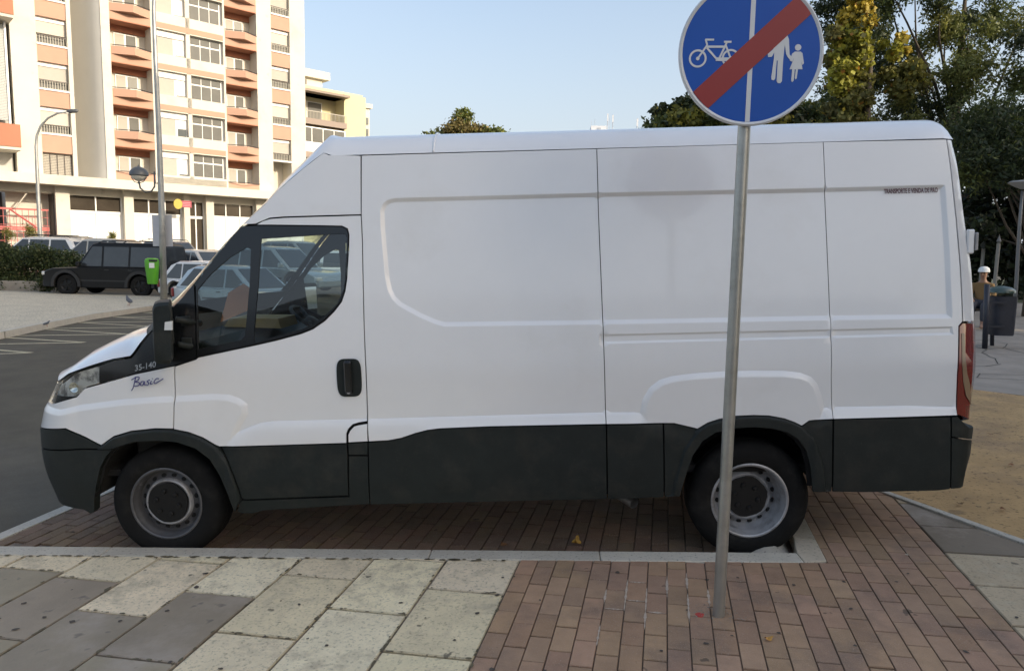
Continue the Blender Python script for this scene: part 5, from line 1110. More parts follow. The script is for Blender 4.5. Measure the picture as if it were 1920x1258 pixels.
# ================================================================== VEHICLES
m_carglass = mat('car_window_glass', (.03, .035, .04), .06, spec=.8, var=.2, scale=2); m_blackpaint = mat('black_car_paint', (.012, .013, .015), .22, coat=.8); m_plate = mat('white_plate', (.75, .75, .72), .5)
m_cseal = mat('car_trim', (.02, .02, .02), .6); m_hl = mat('car_headlight', (.62, .62, .58), .12, coat=1, spec=.9); m_alloy = mat('alloy_rim', (.33, .33, .34), .35, metal=.7)
def arc(cx, r, n=9): return [(cx+r*math.cos(t), .33+r*math.sin(t)) for t in np.linspace(math.pi*.0, math.pi, n)]
def car(label, loc, rz, L, Wd, Ht, color, kind='hatch', group=None, rails=False, spare=False, cat='car', wr=.31, name='parked_car'):
    """x forward; built round the middle between the axles"""
    e = empty(name, label, cat, loc, (0, 0, rz), group); f = L/2; m = mat('car_paint_%02d%02d%02d' % tuple(int(c*99) for c in color), color, .25 if kind != 'suv' else .45, coat=.8 if kind != 'suv' else .12, metal=.3 if min(color) > .2 and max(color) < .7 else 0)
    ax = L*.295; ay = -L*.285; zb = Ht*.52 if kind != 'suv' else Ht*.545; g = .20 if kind != 'suv' else .34; ar = wr+.07
    hood = zb-(.05 if kind != 'suv' else .0)
    up = [(-f+.05, g+.06), (-f, g+.22), (-f+.02, zb-.25), (-f+.06, zb), (-f*.2, zb+.02), (f*.38, zb), (f*.80, hood-.06), (f*.95, hood-.17), (f, hood-.35), (f, g+.18), (f-.06, g)]
    A = lambda cx: [(cx+ar*math.cos(t), wr+ar*math.sin(t)) for t in np.linspace(-.25, math.pi+.25, 11)]
    lo = [p for p in A(ax)]+[p for p in A(ay)]
    lo = [(x, max(z, g-.0)) for x, z in lo]
    poly = up+lo; hw = Wd/2
    def shell(b, poly, hw, tumf, mi=0, ins=.05):
        n = len(poly); cx = sum(p[0] for p in poly)/n; cz = sum(p[1] for p in poly)/n; st = [(-hw, ins*1.0), (-hw+.05, 0), (hw-.05, 0), (hw, ins)]
        vs = []
        for y, i_ in ((-hw, 1), (-hw+.07, 0), (hw-.07, 0), (hw, 1)):
            for x, z in poly:
                sc = 1-i_*.035; end = max(0, abs(x)/f-.80)/.20; yy = y*(1-tumf(z))*(1-.10*end**2); zz = z if z < wr+ar+.02 else z-i_*.04; xx = x*(1-i_*.018) if abs(x) > f*.85 else x
                vs.append((xx, yy, zz))
        fs = [(i*n+k, i*n+(k+1) % n, (i+1)*n+(k+1) % n, (i+1)*n+k) for i in range(3) for k in range(n)]; b.add(vs, fs, mi)
        V, F = cdt(poly, [], []); mp = {}
        for s_ in (0, 3):
            idx = [min(range(n), key=lambda q: (poly[q][0]-v[0])**2+(poly[q][1]-v[1])**2) for v in V]
            b.add([vs[s_*n+q] for q in idx], [tuple(q) for q in F], mi)
    b = MB(); shell(b, poly, hw, lambda z: 0)
    # greenhouse
    if kind == 'suv': gh = [(-f+.10, zb-.02), (-f+.16, Ht-.10), (-f+.35, Ht-.01), (f*.10, Ht), (f*.20, Ht-.05), (f*.44, zb-.02)]
    elif kind == 'estate': gh = [(-f+.12, zb-.02), (-f+.42, Ht-.16), (-f+.75, Ht-.03), (-.1, Ht), (f*.16, Ht-.06), (f*.52, zb-.04)]
    else: gh = [(-f+.20, zb-.02), (-f+.62, Ht-.16), (-f+.98, Ht-.03), (-.1, Ht), (f*.14, Ht-.06), (f*.54, zb-.04)]
    tum = lambda z: .05+.16*max(0, (z-zb)/(Ht-zb)); n = len(gh); vs = []
    for y in (-hw, -hw+.08, hw-.08, hw):
        for x, z in gh: vs.append((x, y*(1-tum(z)), z-(.035 if abs(y) == hw and z > zb+.1 else 0)))
    b.add(vs, [(i*n+k, i*n+(k+1) % n, (i+1)*n+(k+1) % n, (i+1)*n+k) for i in range(3) for k in range(n)]+[tuple(range(n)), tuple(range(3*n, 4*n))])
    if kind == 'suv': m.node_tree.nodes['Principled BSDF'].inputs['Specular IOR Level'].default_value = .25
    body = b.build('body', m, e, smooth=True, angle=60, bevel=.05 if kind != 'suv' else .03)
    def side_pt(x, z, s, o=.006): return (x, s*(hw*(1-tum(z))+o-(.0 if z < Ht-.12 else .02)), z)
    # side windows
    z0 = zb+.03; z1 = Ht-.13 if kind != 'suv' else Ht-.16
    def edge_x(z, front):
        pts = gh[3:] if front else gh[:3]
        zs = [p[1] for p in pts]; xs = [p[0] for p in pts]
        return float(np.interp(z, zs[::-1], xs[::-1])) if front else float(np.interp(z, zs, xs))
    fx0, fx1 = edge_x(z0, True)-.13, edge_x(z1, True)-.10; rx0, rx1 = edge_x(z0, False)+.16, edge_x(z1, False)+.18; b1 = f*.02; b2 = -f*.40 if kind != 'hatch' else -f*.42
    for s in (-1, 1):
        for q in ([(b1+.04, z0), (fx0, z0), (fx1, z1), (b1+.04, z1)], [(b2+.04, z0), (b1-.04, z0), (b1-.04, z1), (b2+.04, z1)], [(rx0, z0), (b2-.04, z0), (b2-.04, z1), (rx1, z1)]):
            if q[1][0]-q[0][0] < .1 or q[2][0]-q[3][0] < .05: continue
            w_ = MB(); P = [side_pt(x, z, s) for x, z in q]; P2 = [side_pt(x, z, s, -.012) for x, z in q]; w_.add(P+P2, [(0, 1, 2, 3), (0, 1, 5, 4), (1, 2, 6, 5), (2, 3, 7, 6), (3, 0, 4, 7)]); w_.build('side_window', m_carglass, e)
    for nm, (p, q), fr in (('windscreen', (gh[-1], gh[-2]), 1), ('rear_window', (gh[0], gh[1]), -1)):
        w_ = MB(); P = []
        for t, k_ in ((.10, 0), (.92, 1)):
            x = p[0]+(q[0]-p[0])*t; z = p[1]+(q[1]-p[1])*t; y = hw*(1-tum(z))-.14
            P += [(x+fr*.012, -y, z+.012), (x+fr*.012, y, z+.012)]
        w_.add(P+[(a-fr*.02, b_, c-.02) for a, b_, c in P], [(0, 1, 3, 2), (0, 1, 5, 4), (2, 3, 7, 6), (0, 2, 6, 4), (1, 3, 7, 5)]); w_.build(nm, m_carglass, e)
    for cx in (ax, ay):
        for s in (-1, 1):
            R = Matrix.Translation((cx, s*(hw-.02), wr)) @ Matrix.Rotation(-s*math.pi/2, 4, 'X'); t = MB(); t.lathe([(wr*.62, -.01), (wr*.93, 0), (wr, -.03), (wr, -.17), (wr*.6, -.2)], 24, M=R); ty = t.build('wheel', m_tyre, e, smooth=True, angle=50)
            t = MB(); t.lathe([(wr*.64, -.012), (wr*.58, -.02), (wr*.5, -.06), (wr*.2, -.03), (.005, -.025)], 20, M=R)
            for k in range(5): M = R @ Matrix.Rotation(k*2*math.pi/5, 4, 'Z'); t.box(.03, wr*.62, -.025, .025, -.04, -.008, M=M)
            t.build('rim', m_alloy if kind != 'suv' else m_cap, ty, smooth=True, angle=40)
    for s in (-1, 1):
        t = MB(); t.cbox(f-.16, f+.005, s*hw*.62 if s > 0 else -hw*.93, s*hw*.93 if s > 0 else -hw*.62, hood-.34, hood-.20, .03); t.build('headlight', m_hl, e)
        t = MB(); t.cbox(-f-.004, -f+.12, hw*.74 if s > 0 else -hw*.965, hw*.965 if s > 0 else -hw*.74, zb-.32, zb-.04, .03); t.build('tail_light', m_red, e)
        t = MB(); xm = gh[-1][0]-.22; t.cbox(xm-.06, xm+.08, s*hw+(.02 if s > 0 else -.20), s*hw+(.20 if s > 0 else -.02), zb+.02, zb+.18, .03); t.build('door_mirror', m, e)
        t = MB()
        for xh in (b1-.18, b2-.05): t.box(xh-.08, xh+.08, s*(hw-.005)-.012, s*(hw-.005)+.012, zb-.12, zb-.085)
        t.box(ay+ar+.05, ax-ar-.05, s*(hw-.012)-.015, s*(hw-.012)+.015, g+.22, g+.27)
        for hx in (b1, b2): t.box(hx-.004, hx+.004, s*(hw-.004)-.004, s*(hw-.004)+.004, g+.1, zb-.04)
        t.build('side_moulding', m_cseal, e)
    t = MB(); t.cbox(f-.10, f+.03, -hw*.86, hw*.86, g-.02, g+.22, .04); t.build('front_bumper', m_cseal if kind == 'suv' else m, e)
    t = MB(); t.cbox(-f-.04, -f+.10, -hw*.90, hw*.90, g-.0, g+.24, .04); t.build('rear_bumper', m_cseal if kind == 'suv' else m, e)
    t = MB(); t.box(-f-.055 if not spare else -f-.012, -f-.0, -.26+(.0 if not spare else .45), .26+(.0 if not spare else .35), zb-.32, zb-.21); t.build('number_plate', m_plate, e)
    if kind == 'suv':
        for cx in (ax, ay):
            for s in (-1, 1):
                t = MB(); q = []
                for rr2 in (ar-.01, ar+.10):
                    q += [(cx+rr2*math.cos(tt), wr+rr2*math.sin(tt)) for tt in np.linspace(-.1, math.pi+.1, 14)]
                vs = [(x, s*(hw+.05), z) for x, z in q]+[(x, s*(hw-.04), z) for x, z in q]
                t.add(vs, [(i, i+1, 15+i, 14+i) for i in range(13)]+[(28+i, 29+i, 1+i, i) for i in range(13)]+[(14+i, 15+i, 43+i, 42+i) for i in range(13)]); t.build('arch_flare', m_cseal, e)
    t = MB(); t.box(-f*.9, f*.9, -hw*.8, hw*.8, g-.04, g+.12); t.build('underside', m_dark, e)
    if rails:
        for s in (-1, 1):
            t = MB(); y = s*(hw*.80); t.tube([(-f*.80, y, Ht-.04), (-f*.74, y, Ht+.05), (f*.02, y, Ht+.06), (f*.10, y, Ht-.03)], .018, 6); t.build('roof_rail', m_cseal, e, smooth=True)
        t = MB()
        for x in (-f*.55, -f*.12): t.cbox(x-.03, x+.03, -hw*.8, hw*.8, Ht+.05, Ht+.09, .01)
        t.build('roof_bar', m_cseal, e)
    if spare:
        R = Matrix.Translation((-f-.02, -.10, zb-.08)) @ Matrix.Rotation(-math.pi/2, 4, 'Y'); t = MB(); t.lathe([(.01, .0), (.34, 0), (.38, .03), (.38, .19), (.35, .22), (.24, .225), (.22, .20), (.01, .20)], 28, M=R); sp = t.build('spare_wheel', m_tyre, e, smooth=True, angle=40); t = MB(); t.lathe([(.01, .205), (.20, .205), (.23, .228)], 20, M=R); t.build('rim', m_alloy, sp, smooth=True)
    return e
ZL = H(-9)-.03
m_blkpaint2 = None; sy = 21.75; xf = at(103, 548, sy).x; xb = at(265, 556, sy).x
suv = car('black off-roader with roof rails and spare wheel parked left of the lamp post', ((xf+xb)/2+.22, sy+.95, -.02), math.pi, 4.85, 1.86, 2.00, (.006, .0065, .007), 'suv', rails=True, spare=True, wr=.40, cat='off-roader')
GRP = 'cars parked in the lot'
def carpx(label, u, v, y, rz, L, W_, Ht, col, kind, **k):
    """centre so that the roof top appears at pixel (u, v)"""
    p = at(u, v, y); return car(label, (p.x, y, p.z-Ht), rz, L, W_, Ht, col, kind, group=GRP, **k)
PI = math.pi
carpx('white estate car with roof rails behind the dark hedge', 78, 444, 28.0, PI, 4.6, 1.8, 1.50, (.74, .74, .72), 'estate', rails=True)
carpx('dark grey hatchback roof showing behind the white estate car', 118, 443, 33.0, PI*.98, 4.3, 1.75, 1.46, (.05, .055, .06), 'hatch')
carpx('beige hatchback showing between the white estate and the black off-roader', 188, 447, 27.0, PI*.97, 4.3, 1.75, 1.52, (.50, .46, .38), 'hatch')
carpx('dark blue estate car with rails right of the lamp post', 326, 452, 33.0, -.5, 4.3, 1.75, 1.48, (.06, .08, .11), 'estate', rails=True)
carpx('silver hatchback behind the windscreen pillar of the van', 385, 468, 27.5, -.55, 4.3, 1.75, 1.45, (.40, .38, .35), 'hatch')
carpx('white hatchback nose beside the spare wheel of the off-roader', 405, 489, 21.5, -.35, 4.1, 1.7, 1.42, (.70, .70, .70), 'hatch')
carpx('large silver estate car seen through the cab glass', 520, 462, 20.0, -.35, 4.6, 1.8, 1.48, (.36, .40, .41), 'estate')
carpx('pale blue hatchback seen low through the cab quarter glass', 455, 497, 17.5, -.35, 4.2, 1.75, 1.44, (.40, .46, .50), 'hatch')
carpx('small white car seen through the rear of the cab door glass', 632, 470, 26.0, -1.2, 4.0, 1.7, 1.48, (.66, .68, .68), 'hatch')
carpx('grey hatchback behind the silver estate seen through the cab glass', 560, 452, 27.0, -.4, 4.3, 1.75, 1.48, (.22, .24, .25), 'hatch')

# ================================================================== STREET FURNITURE
# lamp post with a domed lantern on a curved bracket
lp = atz(307.5, 562, .05); lamp = empty('street_lamp', 'tall grey lamp post with a dark domed lantern on a curved bracket', 'street lamp', (lp.x, lp.y, .04))
def rel(u, v, dy=0, o=lp): p = at(u, v, o.y+dy); return Vector((p.x-o.x, dy, p.z-.04))
m_lpole = mat('grey_lamp_steel', (.38, .38, .36), .45, metal=.6, var=.25, scale=3); m_lant = mat('lantern_grey', (.09, .095, .10), .4)
b = MB(); b.tube([(0, 0, 0), rel(304, 420), rel(298, 250), rel(291, 100), rel(288, 20), rel(290, -40), rel(296, -60)], [.115, .10, .085, .07, .06, .055, .05], 14); b.build('pole', m_lpole, lamp, smooth=True)
J = lambda L: [rel(u, v) for u, v in L]
b = MB(); b.tube(J([(301, 344), (291, 344), (289.5, 325)]), .025, 8); b.tube(J([(289.5, 322), (290, 350), (284, 359), (273, 361), (263, 353), (260, 338)]), .028, 8); b.build('bracket', m_lant, lamp, smooth=True)
c = rel(260.5, 329); b = MB(); R0 = (rel(277, 329).x-c.x)
b.lathe([(.001, R0*.98), (.02, R0*1.15), (.03, R0*.98)]+[(R0*math.sin(t), R0*.95*math.cos(t)) for t in np.linspace(.1, math.pi/2, 10)]+[(R0*.9, -.02), (R0*.9, .0)], 28, M=Matrix.Translation(c)); ln = b.build('lantern_dome', m_lant, lamp, smooth=True, angle=50)
b = MB(); b.lathe([(R0*.82, -.02), (R0*.72, -R0*.35), (R0*.3, -R0*.62), (.001, -R0*.66)], 24, M=Matrix.Translation(c)); b.build('lantern_glass', mat('frosted_lamp_glass', (.62, .58, .50), .3), ln, smooth=True)
b = MB(); b.tube([rel(260, 345), rel(261, 332)], .03, 8); b.tube([rel(246, 333), rel(252, 341), rel(260.5, 343.5), rel(269, 341), rel(275, 333)], .014, 6); b.build('lantern_stem', m_lant, ln)
# sign boards seen from behind on the post
b = MB(); p = rel(284.5, 403, .16); q = rel(324, 462.5, .16); b.box(p.x, q.x, -.14, -.128, q.z, p.z); sb = b.build('sign_board_back', mat('board_back', (.50, .50, .52), .5, metal=.3, var=.05), None); sb.location = (lp.x, lp.y+.30, .04); tag(sb, 'blank grey back of a board fixed to the lamp post above the green bin', 'sign board')
# green litter bin on the post
gb = empty('litter_bin', 'bright lime green litter bin strapped to the lamp post', 'litter bin', (lp.x, lp.y, .04)); m_lime = mat('lime_plastic', (.09, .34, .02), .45, var=.08)
P_t = rel(289, 484, -.15); P_b = rel(291, 532, -.15); hw_ = (rel(301, 500, -.15).x-rel(278, 500, -.15).x)/2
b = MB(); vs = []; lv = [(P_b.z, .66), (P_b.z+.03, .74), (P_t.z-.26, .98), (P_t.z-.10, 1.0), (P_t.z-.03, .9), (P_t.z, .55)]; n = 20
for z, sc in lv:
    for k in range(n):
        a = 2*math.pi*k/n; c_, s_2 = math.cos(a), math.sin(a); cxx = P_b.x+(P_t.x-P_b.x)*(z-P_b.z)/(P_t.z-P_b.z); vs.append((cxx+hw_*sc*math.copysign(abs(c_)**.6, c_), -.30+.17*sc*math.copysign(abs(s_2)**.6, s_2), z))
b.add(vs, [(i*n+k, i*n+(k+1) % n, (i+1)*n+(k+1) % n, (i+1)*n+k) for i in range(len(lv)-1) for k in range(n)]+[tuple(range(n)), tuple(range((len(lv)-1)*n, len(lv)*n))]); bd = b.build('bin_body', m_lime, gb, smooth=True, angle=50)
p = rel(283, 497, -.5); b = MB(); b.cbox(p.x-.08, p.x+.10, -.478, -.468, p.z-.10, p.z+.07, .004); b.build('bin_sticker', m_plate, bd); b = MB(); p = rel(289, 488, -.4); b.cbox(p.x-.15, p.x+.15, -.472, -.462, p.z-.05, p.z+.02, .01); b.build('bin_opening', m_cseal, bd)
# tall arc lamp further back
ap = at(74, 455, 30); al = empty('street_lamp', 'slim pale lamp post with a swan-neck arm before the red grilles', 'street lamp', (ap.x, 30, -.05))
def ra(u, v): p = at(u, v, 30); return Vector((p.x-ap.x, 0, p.z+.05))
b = MB(); b.tube([(0, 0, 0), ra(75, 440), ra(70, 330), ra(67.5, 275), ra(69, 255), ra(76, 237), ra(90, 222), ra(108, 213), ra(128, 210)], [.10, .095, .08, .065, .055, .05, .045, .04, .035], 12); b.build('pole', m_lpole, al, smooth=True)
b = MB(); p = ra(126, 209.5); q = ra(147, 208); b.tube([p, p.lerp(q, .3), p.lerp(q, .8), q], [.05, .10, .09, .03], 10); b.build('lamp_head', m_lant, al, smooth=True)
# dark litter bin on two posts, right
bp_ = atz(1846, 662, H(10)); rb = empty('litter_bin', 'dark litter bin with a green domed lid on two posts behind the van', 'litter bin', (bp_.x, bp_.y, H(10)+.08)); zb_ = H(10)+.08
def rbp(u, v, dy=0): p = at(u, v, bp_.y+dy); return Vector((p.x-bp_.x, dy, p.z-zb_))
m_bin = mat('dark_bin_plastic', (.025, .027, .038), .45, var=.2, scale=4)
b = MB(); A_ = rbp(1853, 555, .25); B_ = rbp(1901, 555, .25); C_ = rbp(1893, 628, .25); D_ = rbp(1852, 628, .25)
vs = []; n = 24
for t in (0, .5, .96, 1.0):
    w0_ = (B_.x-A_.x)/2; w1_ = (C_.x-D_.x)/2; cx = (A_.x+B_.x)/2*(1-t)+(D_.x+C_.x)/2*t; w_ = w0_*(1-t)+w1_*t; w_ *= (.93 if t == 1 else 1); z = A_.z*(1-t)+C_.z*t
    for k in range(n):
        a = 2*math.pi*k/n; c_, s_2 = math.cos(a), math.sin(a); vs.append((cx+w_*math.copysign(abs(c_)**.5, c_), .25+.20*math.copysign(abs(s_2)**.5, s_2), z))
b.add(vs, [(i*n+k, i*n+(k+1) % n, (i+1)*n+(k+1) % n, (i+1)*n+k) for i in range(3) for k in range(n)]+[tuple(range(3*n, 4*n))]); b.build('bin_body', m_bin, rb, smooth=True, angle=50)
b = MB(); cx = (A_.x+B_.x)/2; wq = (B_.x-A_.x)/2; b.lathe([(wq*1.02, 0), (wq*1.0, .05), (wq*.7, .10), (wq*.2, .125), (.001, .13)], 24, M=Matrix.Translation((cx, .25, rbp(1878, 549, .25).z)) @ Matrix.Diagonal((1, .85, 1, 1))); b.build('bin_lid', mat('dark_green_lid', (.04, .07, .055), .3, coat=.4), rb, smooth=True)
b = MB(); b.tube([(0, 0, -.08), rbp(1851, 533)], .045, 10); b.build('post', m_bin, rb, smooth=True); b = MB(); b.tube([rbp(1861, 645, .5)-Vector((0, 0, .1)), rbp(1861, 560, .5)], .035, 10); b.build('post', m_bin, rb, smooth=True); b = MB(); b.box(0, .3, -.01, .02, rbp(1850, 612).z-.02, rbp(1850, 612).z+.02); b.box(0, .3, -.01, .02, rbp(1850, 567).z-.02, rbp(1850, 567).z+.02); b.build('bracket', m_bin, rb)
# park lamp at the right edge
pl_ = at(1905, 545, 15); pk_ = empty('street_lamp', 'low park lamp with a flat disc head at the right edge', 'street lamp', (pl_.x, 15, H(15)+.08))
def rp(u, v): p = at(u, v, 15); return Vector((p.x-pl_.x, 0, p.z-H(15)-.08))
b = MB(); b.tube([(0, 0, -.05), rp(1905, 540), rp(1911, 430), rp(1917, 358)], [.05, .045, .04, .035], 12); b.build('pole', mat('park_lamp_grey', (.18, .18, .18), .5, metal=.4), pk_, smooth=True)
b = MB(); p = rp(1918, 345); R1 = rp(1944, 345).x-p.x; b.lathe([(.03, -.14), (R1*.62, -.05), (R1, .03), (R1*.8, .07), (.001, .10)], 28, M=Matrix.Translation(p)); b.build('lamp_head', mat('pale_lamp_disc', (.35, .35, .34), .5), pk_, smooth=True, angle=40)
for (u, v0, v1, y, lab) in ((1868, 440, 503, 26, 'slender pale marker post with a pointed cap in the dark park'), (1841, 448, 500, 28, 'faint thin post against the dark trees beside the van')):
    p = at(u, v1, y); t_ = at(u, v0, y); e = empty('park_post', lab, 'post', (p.x, y, p.z)); hh = t_.z-p.z; b = MB(); b.tube([(0, 0, -1.0), (0, 0, hh*.74)], .07, 10); b.build('post_shaft', mat('pale_post', (.30, .29, .26), .6), e); b = MB(); b.lathe([(.03, hh*.74), (.09, hh*.80), (.05, hh*.88), (.001, hh)], 12); b.build('post_cap', mat('post_cap_grey', (.2, .2, .2), .6), e)
# wooden bench and the person sitting on it
sp_ = at(1843, 545, 13.0); zg_ = H(13)+.085; m_wood = mat('bench_wood', (.13, .10, .07), .8, var=.2, scale=10)
bn = empty('park_bench', 'low dark bench behind the bin on which the person in the white cap sits', 'bench', (sp_.x, 13.0, zg_)); b = MB()
for k in range(3): b.cbox(-.9, .6, -.22+k*.16, -.08+k*.16, .42, .46, .008)
b.build('seat', m_wood, bn)
for x in (-.75, .45): b = MB(); b.cbox(x-.04, x+.04, -.2, .22, -.05, .415, .01); b.build('leg', m_wood, bn)
def skinned(name, V_, E_, R_v, m, parent, root=0, sub_=2):
    me = bpy.data.meshes.new(name); me.from_pydata(V_, E_, []); o = bpy.data.objects.new(name, me); COL.objects.link(o); o.parent = parent
    sk_ = o.modifiers.new('skin', 'SKIN'); 
    for i, r_ in enumerate(R_v):
        d = me.skin_vertices[0].data[i]; d.radius = (r_, r_) if not isinstance(r_, tuple) else r_; d.use_root = (i == root)
    s_3 = o.modifiers.new('sub', 'SUBSURF'); s_3.levels = sub_; s_3.render_levels = sub_; me.materials.append(m); return o
def seated(label, loc, rz, skinc, shirt, trousers, cap):
    e = empty('person', label, 'person', loc, (0, 0, rz)); ms = mat('skin_tone', skinc, .6); mt = mat('ochre_shirt', shirt, .85, var=.1); mp = mat('dark_trousers', trousers, .85)
    # faces -y, pelvis at seat height .46
    V_ = [(0, 0, .54), (0, .02, .76), (0, -.02, .98), (0, -.05, 1.08), (0, -.07, 1.16), (0, -.09, 1.26), (0, -.09, 1.33), (-.17, -.04, .99), (-.24, -.08, .75), (-.14, -.30, .64), (.17, -.04, .99), (.24, -.08, .75), (.14, -.30, .64), (-.10, -.02, .53), (-.12, -.42, .52), (-.12, -.44, .10), (-.12, -.56, .04), (.10, -.02, .53), (.12, -.42, .52), (.12, -.44, .10), (.12, -.56, .04), (-.10, -.37, .63), (.10, -.37, .63)]
    E_ = [(0, 1), (1, 2), (2, 3), (3, 4), (4, 5), (5, 6), (2, 7), (7, 8), (8, 9), (2, 10), (10, 11), (11, 12), (0, 13), (13, 14), (14, 15), (15, 16), (0, 17), (17, 18), (18, 19), (19, 20), (9, 21), (12, 22)]
    R_v = [.14, (.15, .11), (.15, .11), .06, .055, (.085, .10), (.07, .085), .06, .05, .035, .06, .05, .035, .09, .07, .045, .04, .09, .07, .045, .04, .03, .03]
    skinned('body', V_, E_, R_v, ms, e)
    V2 = [(0, .0, .56), (0, .02, .76), (0, -.02, .99), (0, -.045, 1.06), (-.17, -.04, 1.0), (-.24, -.08, .76), (-.18, -.2, .69), (.17, -.04, 1.0), (.24, -.08, .76), (.18, -.2, .69)]
    skinned('shirt', V2, [(0, 1), (1, 2), (2, 3), (2, 4), (4, 5), (5, 6), (2, 7), (7, 8), (8, 9)], [.155, (.17, .125), (.17, .125), .075, .07, .06, .045, .07, .06, .045], mt, e)
    V3 = [(0, 0, .56), (-.10, -.02, .54), (-.12, -.42, .53), (-.12, -.44, .16), (.10, -.02, .54), (.12, -.42, .53), (.12, -.44, .16)]
    skinned('trousers', V3, [(0, 1), (1, 2), (2, 3), (0, 4), (4, 5), (5, 6)], [.15, .11, .085, .06, .11, .085, .06], mp, e)
    b = MB(); b.lathe([(.118, 1.30), (.118, 1.34), (.10, 1.39), (.06, 1.42), (.001, 1.43)], 20, M=Matrix.Translation((0, -.09, -.005))); b.prism([(.10*math.cos(a), -.10+.13*math.sin(a)) for a in np.linspace(math.pi, 2*math.pi, 12)], 1.295, 1.305, M=Matrix.Translation((0, -.06, 0))); b.build('cap', mat('white_cap', (.72, .72, .70), .7), e, smooth=True, angle=50)
    b = MB()
    for s in (-1, 1): b.lathe([(.001, -.012), (.012, 0), (.001, .012)], 8, M=Matrix.Translation((s*.035, -.185, 1.265)))
    b.build('eyes', mat('eye_dark', (.02, .015, .01), .3), e); b = MB(); b.tube([(0, -.185, 1.265), (0, -.215, 1.225), (0, -.19, 1.22)], [.010, .017, .010], 6); b.build('nose', ms, e); b = MB(); b.tube([(-.025, -.182, 1.195), (0, -.190, 1.193), (.025, -.182, 1.195)], .006, 6); b.build('mouth', mat('lip_tone', (.25, .09, .07), .6), e)
    return e
seated('person in a white cap and ochre brown shirt sitting beyond the rear of the van', (sp_.x, 13.0, zg_), math.radians(-40), (.35, .20, .13), (.22, .13, .05), (.05, .05, .06), None)
# pigeons on the island
def pigeon(label, u, v, rz, sc=1):
    p = atz(u, v, .05); e = empty('pigeon', label, 'pigeon', (p.x, p.y, .045), (0, 0, rz), 'pigeons on the cobbles'); m = mat('pigeon_grey', (.10, .105, .12), .7, var=.3, scale=30)
    V_ = [(-.16*sc, 0, .10*sc), (-.05*sc, 0, .13*sc), (.04*sc, 0, .16*sc), (.08*sc, 0, .22*sc), (.10*sc, 0, .265*sc), (.145*sc, 0, .258*sc)]
    skinned('body', V_, [(0, 1), (1, 2), (2, 3), (3, 4), (4, 5)], [.018*sc, .055*sc, .06*sc, .028*sc, .026*sc, .006*sc], m, e, 1)
    for s in (-1, 1): b = MB(); b.tube([(0, s*.02*sc, .10*sc), (.01*sc, s*.022*sc, 0), (.04*sc, s*.022*sc, .003)], .006*sc, 6); b.build('leg', mat('pigeon_leg', (.35, .12, .10), .6), e)
    return e
pigeon('upright dark pigeon walking on the cobbles below the green bin', 242, 573, 2.6, 1.15); pigeon('small crouching pigeon at the kerb edge of the cobbles', 88, 612, .4, .5)
# fallen leaves and small litter
def fallen(label, u, v, size, col, rz, on=ZP, curl=.4, gp='fallen leaves'):
    o, d = ray(u, v); o = np.array([o[0]*ca+o[2]*sa, o[1], -o[0]*sa+o[2]*ca]); d = np.array([d[0]*ca+d[2]*sa, d[1], -d[0]*sa+d[2]*ca]); P = o+d*(on+.004-o[2])/d[2]
    b = MB(); n = 18; vs = [(0, 0, .004)]
    for k in range(n):
        a = 2*math.pi*k/n; rr_ = size*(.62+.38*abs(math.cos(2.5*a)))*(1.15 if abs(a-0) < .3 else 1); vs.append((rr_*math.cos(a), rr_*math.sin(a)*.8, .004+curl*size*(abs(math.cos(a))**2)*random.uniform(.5, 1.2)))
    b.add(vs, [(0, 1+k, 1+(k+1) % n) for k in range(n)]); b.tube([(size*.9, 0, .01+curl*size*.8), (size*1.6, size*.15, .006)], size*.03, 5)
    return tag(b.build('fallen_leaf', mat('leaf_%02d' % int(col[0]*100), col, .8, var=.3, scale=60), M=MV @ Matrix.Translation(P) @ Matrix.Rotation(rz, 4, 'Z')), label, 'leaf', gp)
fallen('large curled golden leaf on the kerb side under the middle of the van', 1080, 1019, .042, (.46, .26, .05), 1.2, .01, .8); fallen('small orange leaf on the bricks right of the pole foot', 1441, 1199, .020, (.50, .26, .06), .3, curl=.5)
for (u_, v_, s_l, nm_) in ((1858, 815, .022, 'small brown leaf lying on the sand nearest the tail light'), (1895, 872, .026, 'ochre leaf lying on the sand by the right edge of the picture'), (1800, 945, .022, 'small brown leaf on the sand close to the kerb strip'), (1880, 955, .024, 'dark brown leaf on the sand low by the right edge')):
    fallen(nm_, u_, v_, s_l, (.20+.0006*(u_-1800), .12, .05), u_*.37, ZP+.006, .4)
fallen('thin brown leaf in the bay left of the golden leaf', 945, 1022, .030, (.25, .13, .06), 2.1, .0, .2); fallen('tiny pale leaf on the bricks near the cream slabs at the right', 1700, 1041, .012, (.52, .46, .36), .9, curl=.3)
# red survey spot on a brick beside the pole
def on_pave(u, v, z=ZP):
    o, d = ray(u, v); o = np.array([o[0]*ca+o[2]*sa, o[1], -o[0]*sa+o[2]*ca]); d = np.array([d[0]*ca+d[2]*sa, d[1], -d[0]*sa+d[2]*ca]); return Vector(o+d*(z-o[2])/d[2])
p = on_pave(1312, 1153); b = MB(); b.prism([(p.x+.020*math.cos(a)*(1+.15*math.sin(3*a)), p.y+.020*math.sin(a)) for a in np.linspace(0, 2*math.pi, 18, endpoint=False)], ZP-.001, ZP+.0035); tag(b.build('paint_spot', mat('red_spot_paint', (.48, .06, .05), .7), M=MV), kind='structure')
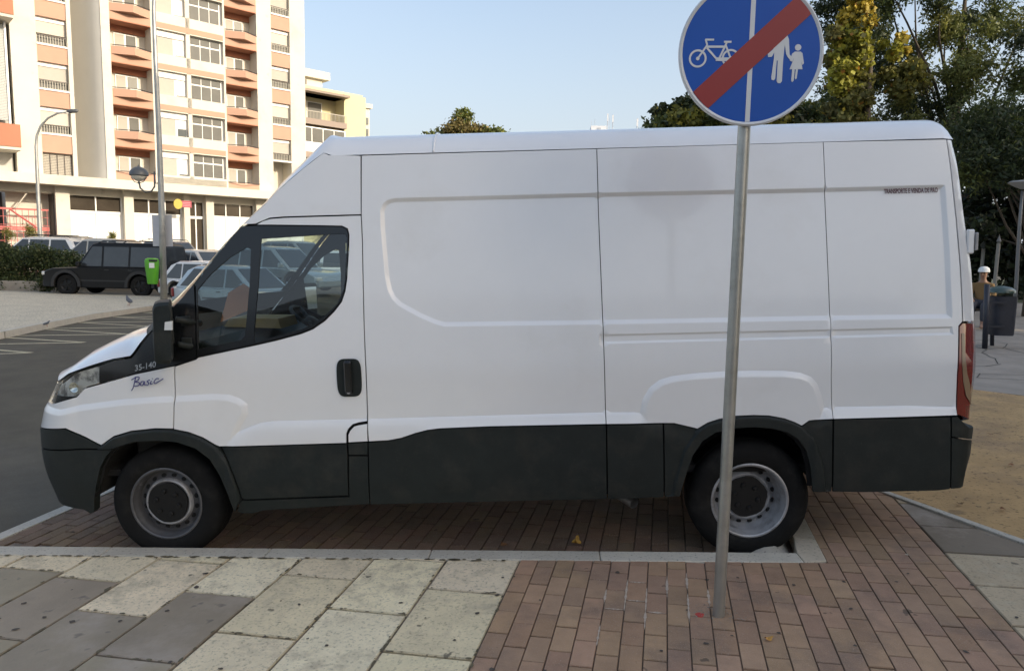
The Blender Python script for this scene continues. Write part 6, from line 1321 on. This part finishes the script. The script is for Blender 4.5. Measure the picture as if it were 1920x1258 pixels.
# mortar and gravel round the pole foot, and mortar smears in the joints
random.seed(4); b = MB(); foot = on_pave(1347, 1150)
for _ in range(170):
    a = random.uniform(0, 2*math.pi); r_ = random.uniform(.035, .13)*random.uniform(.5, 1); s = random.uniform(.002, .007); c = foot+Vector((r_*math.cos(a)*1.3, r_*math.sin(a), .001)); q = [Vector((random.uniform(-1, 1), random.uniform(-1, 1), random.uniform(0, .8)))*s+c for _ in range(5)]; b.add(q, [(0, 1, 2), (0, 2, 3), (0, 3, 4), (1, 2, 4), (2, 3, 4)])
tag(b.build('gravel', mat('grey_gravel', (.30, .26, .22), .9), M=MV), label='loose mortar grit round the foot of the sign pole', kind='stuff')
b = MB()
for (u, v, L_, dr) in ((1172, 1115, .34, 0), (1136, 1118, .16, 0), (1216, 1125, .26, 0), (1160, 1140, .09, 1), (1195, 1127, .09, 1), (1290, 1090, .20, 0), (1110, 1190, .18, 0), (1260, 1100, .25, 0), (1290, 1140, .3, 0), (1200, 1160, .2, 0), (1240, 1150, .09, 1), (1190, 1100, .09, 1), (1320, 1120, .2, 0)):
    p = on_pave(u, v); rel_ = np.array([p.x, p.y])-B0; e1_ = round(float(rel_@E1)/(AR/23))*(AR/23); e2_ = float(rel_@E2)
    if dr: e1_ = (math.floor(float(rel_@E1)/(AR/23))+.5)*(AR/23); jj = math.floor(float(rel_@E1)/(AR/23)); of = .1025 if jj % 2 else 0; e2_ = round((e2_-of)/.205)*.205+of
    q_ = B0+E1*e1_+E2*e2_; p = Vector((q_[0], q_[1], ZP)); d = E2 if dr == 0 else E1; n = E1 if dr == 0 else E2; k = 14; vs = []
    for i in range(k+1):
        c = np.array([p.x, p.y])+d*L_*(i/k-.5); w_ = .0045*random.uniform(.4, 2.0)*math.sin(math.pi*(i+.5)/(k+1)); vs += [(*(c-n*w_), ZP+.0028), (*(c+n*w_), ZP+.0028)]
    b.add(vs, [(2*i, 2*i+1, 2*i+3, 2*i+2) for i in range(k)])
tag(b.build('mortar_smear', mat('pale_mortar', (.48, .39, .31), .9, var=.2, scale=60), M=MV), kind='structure')
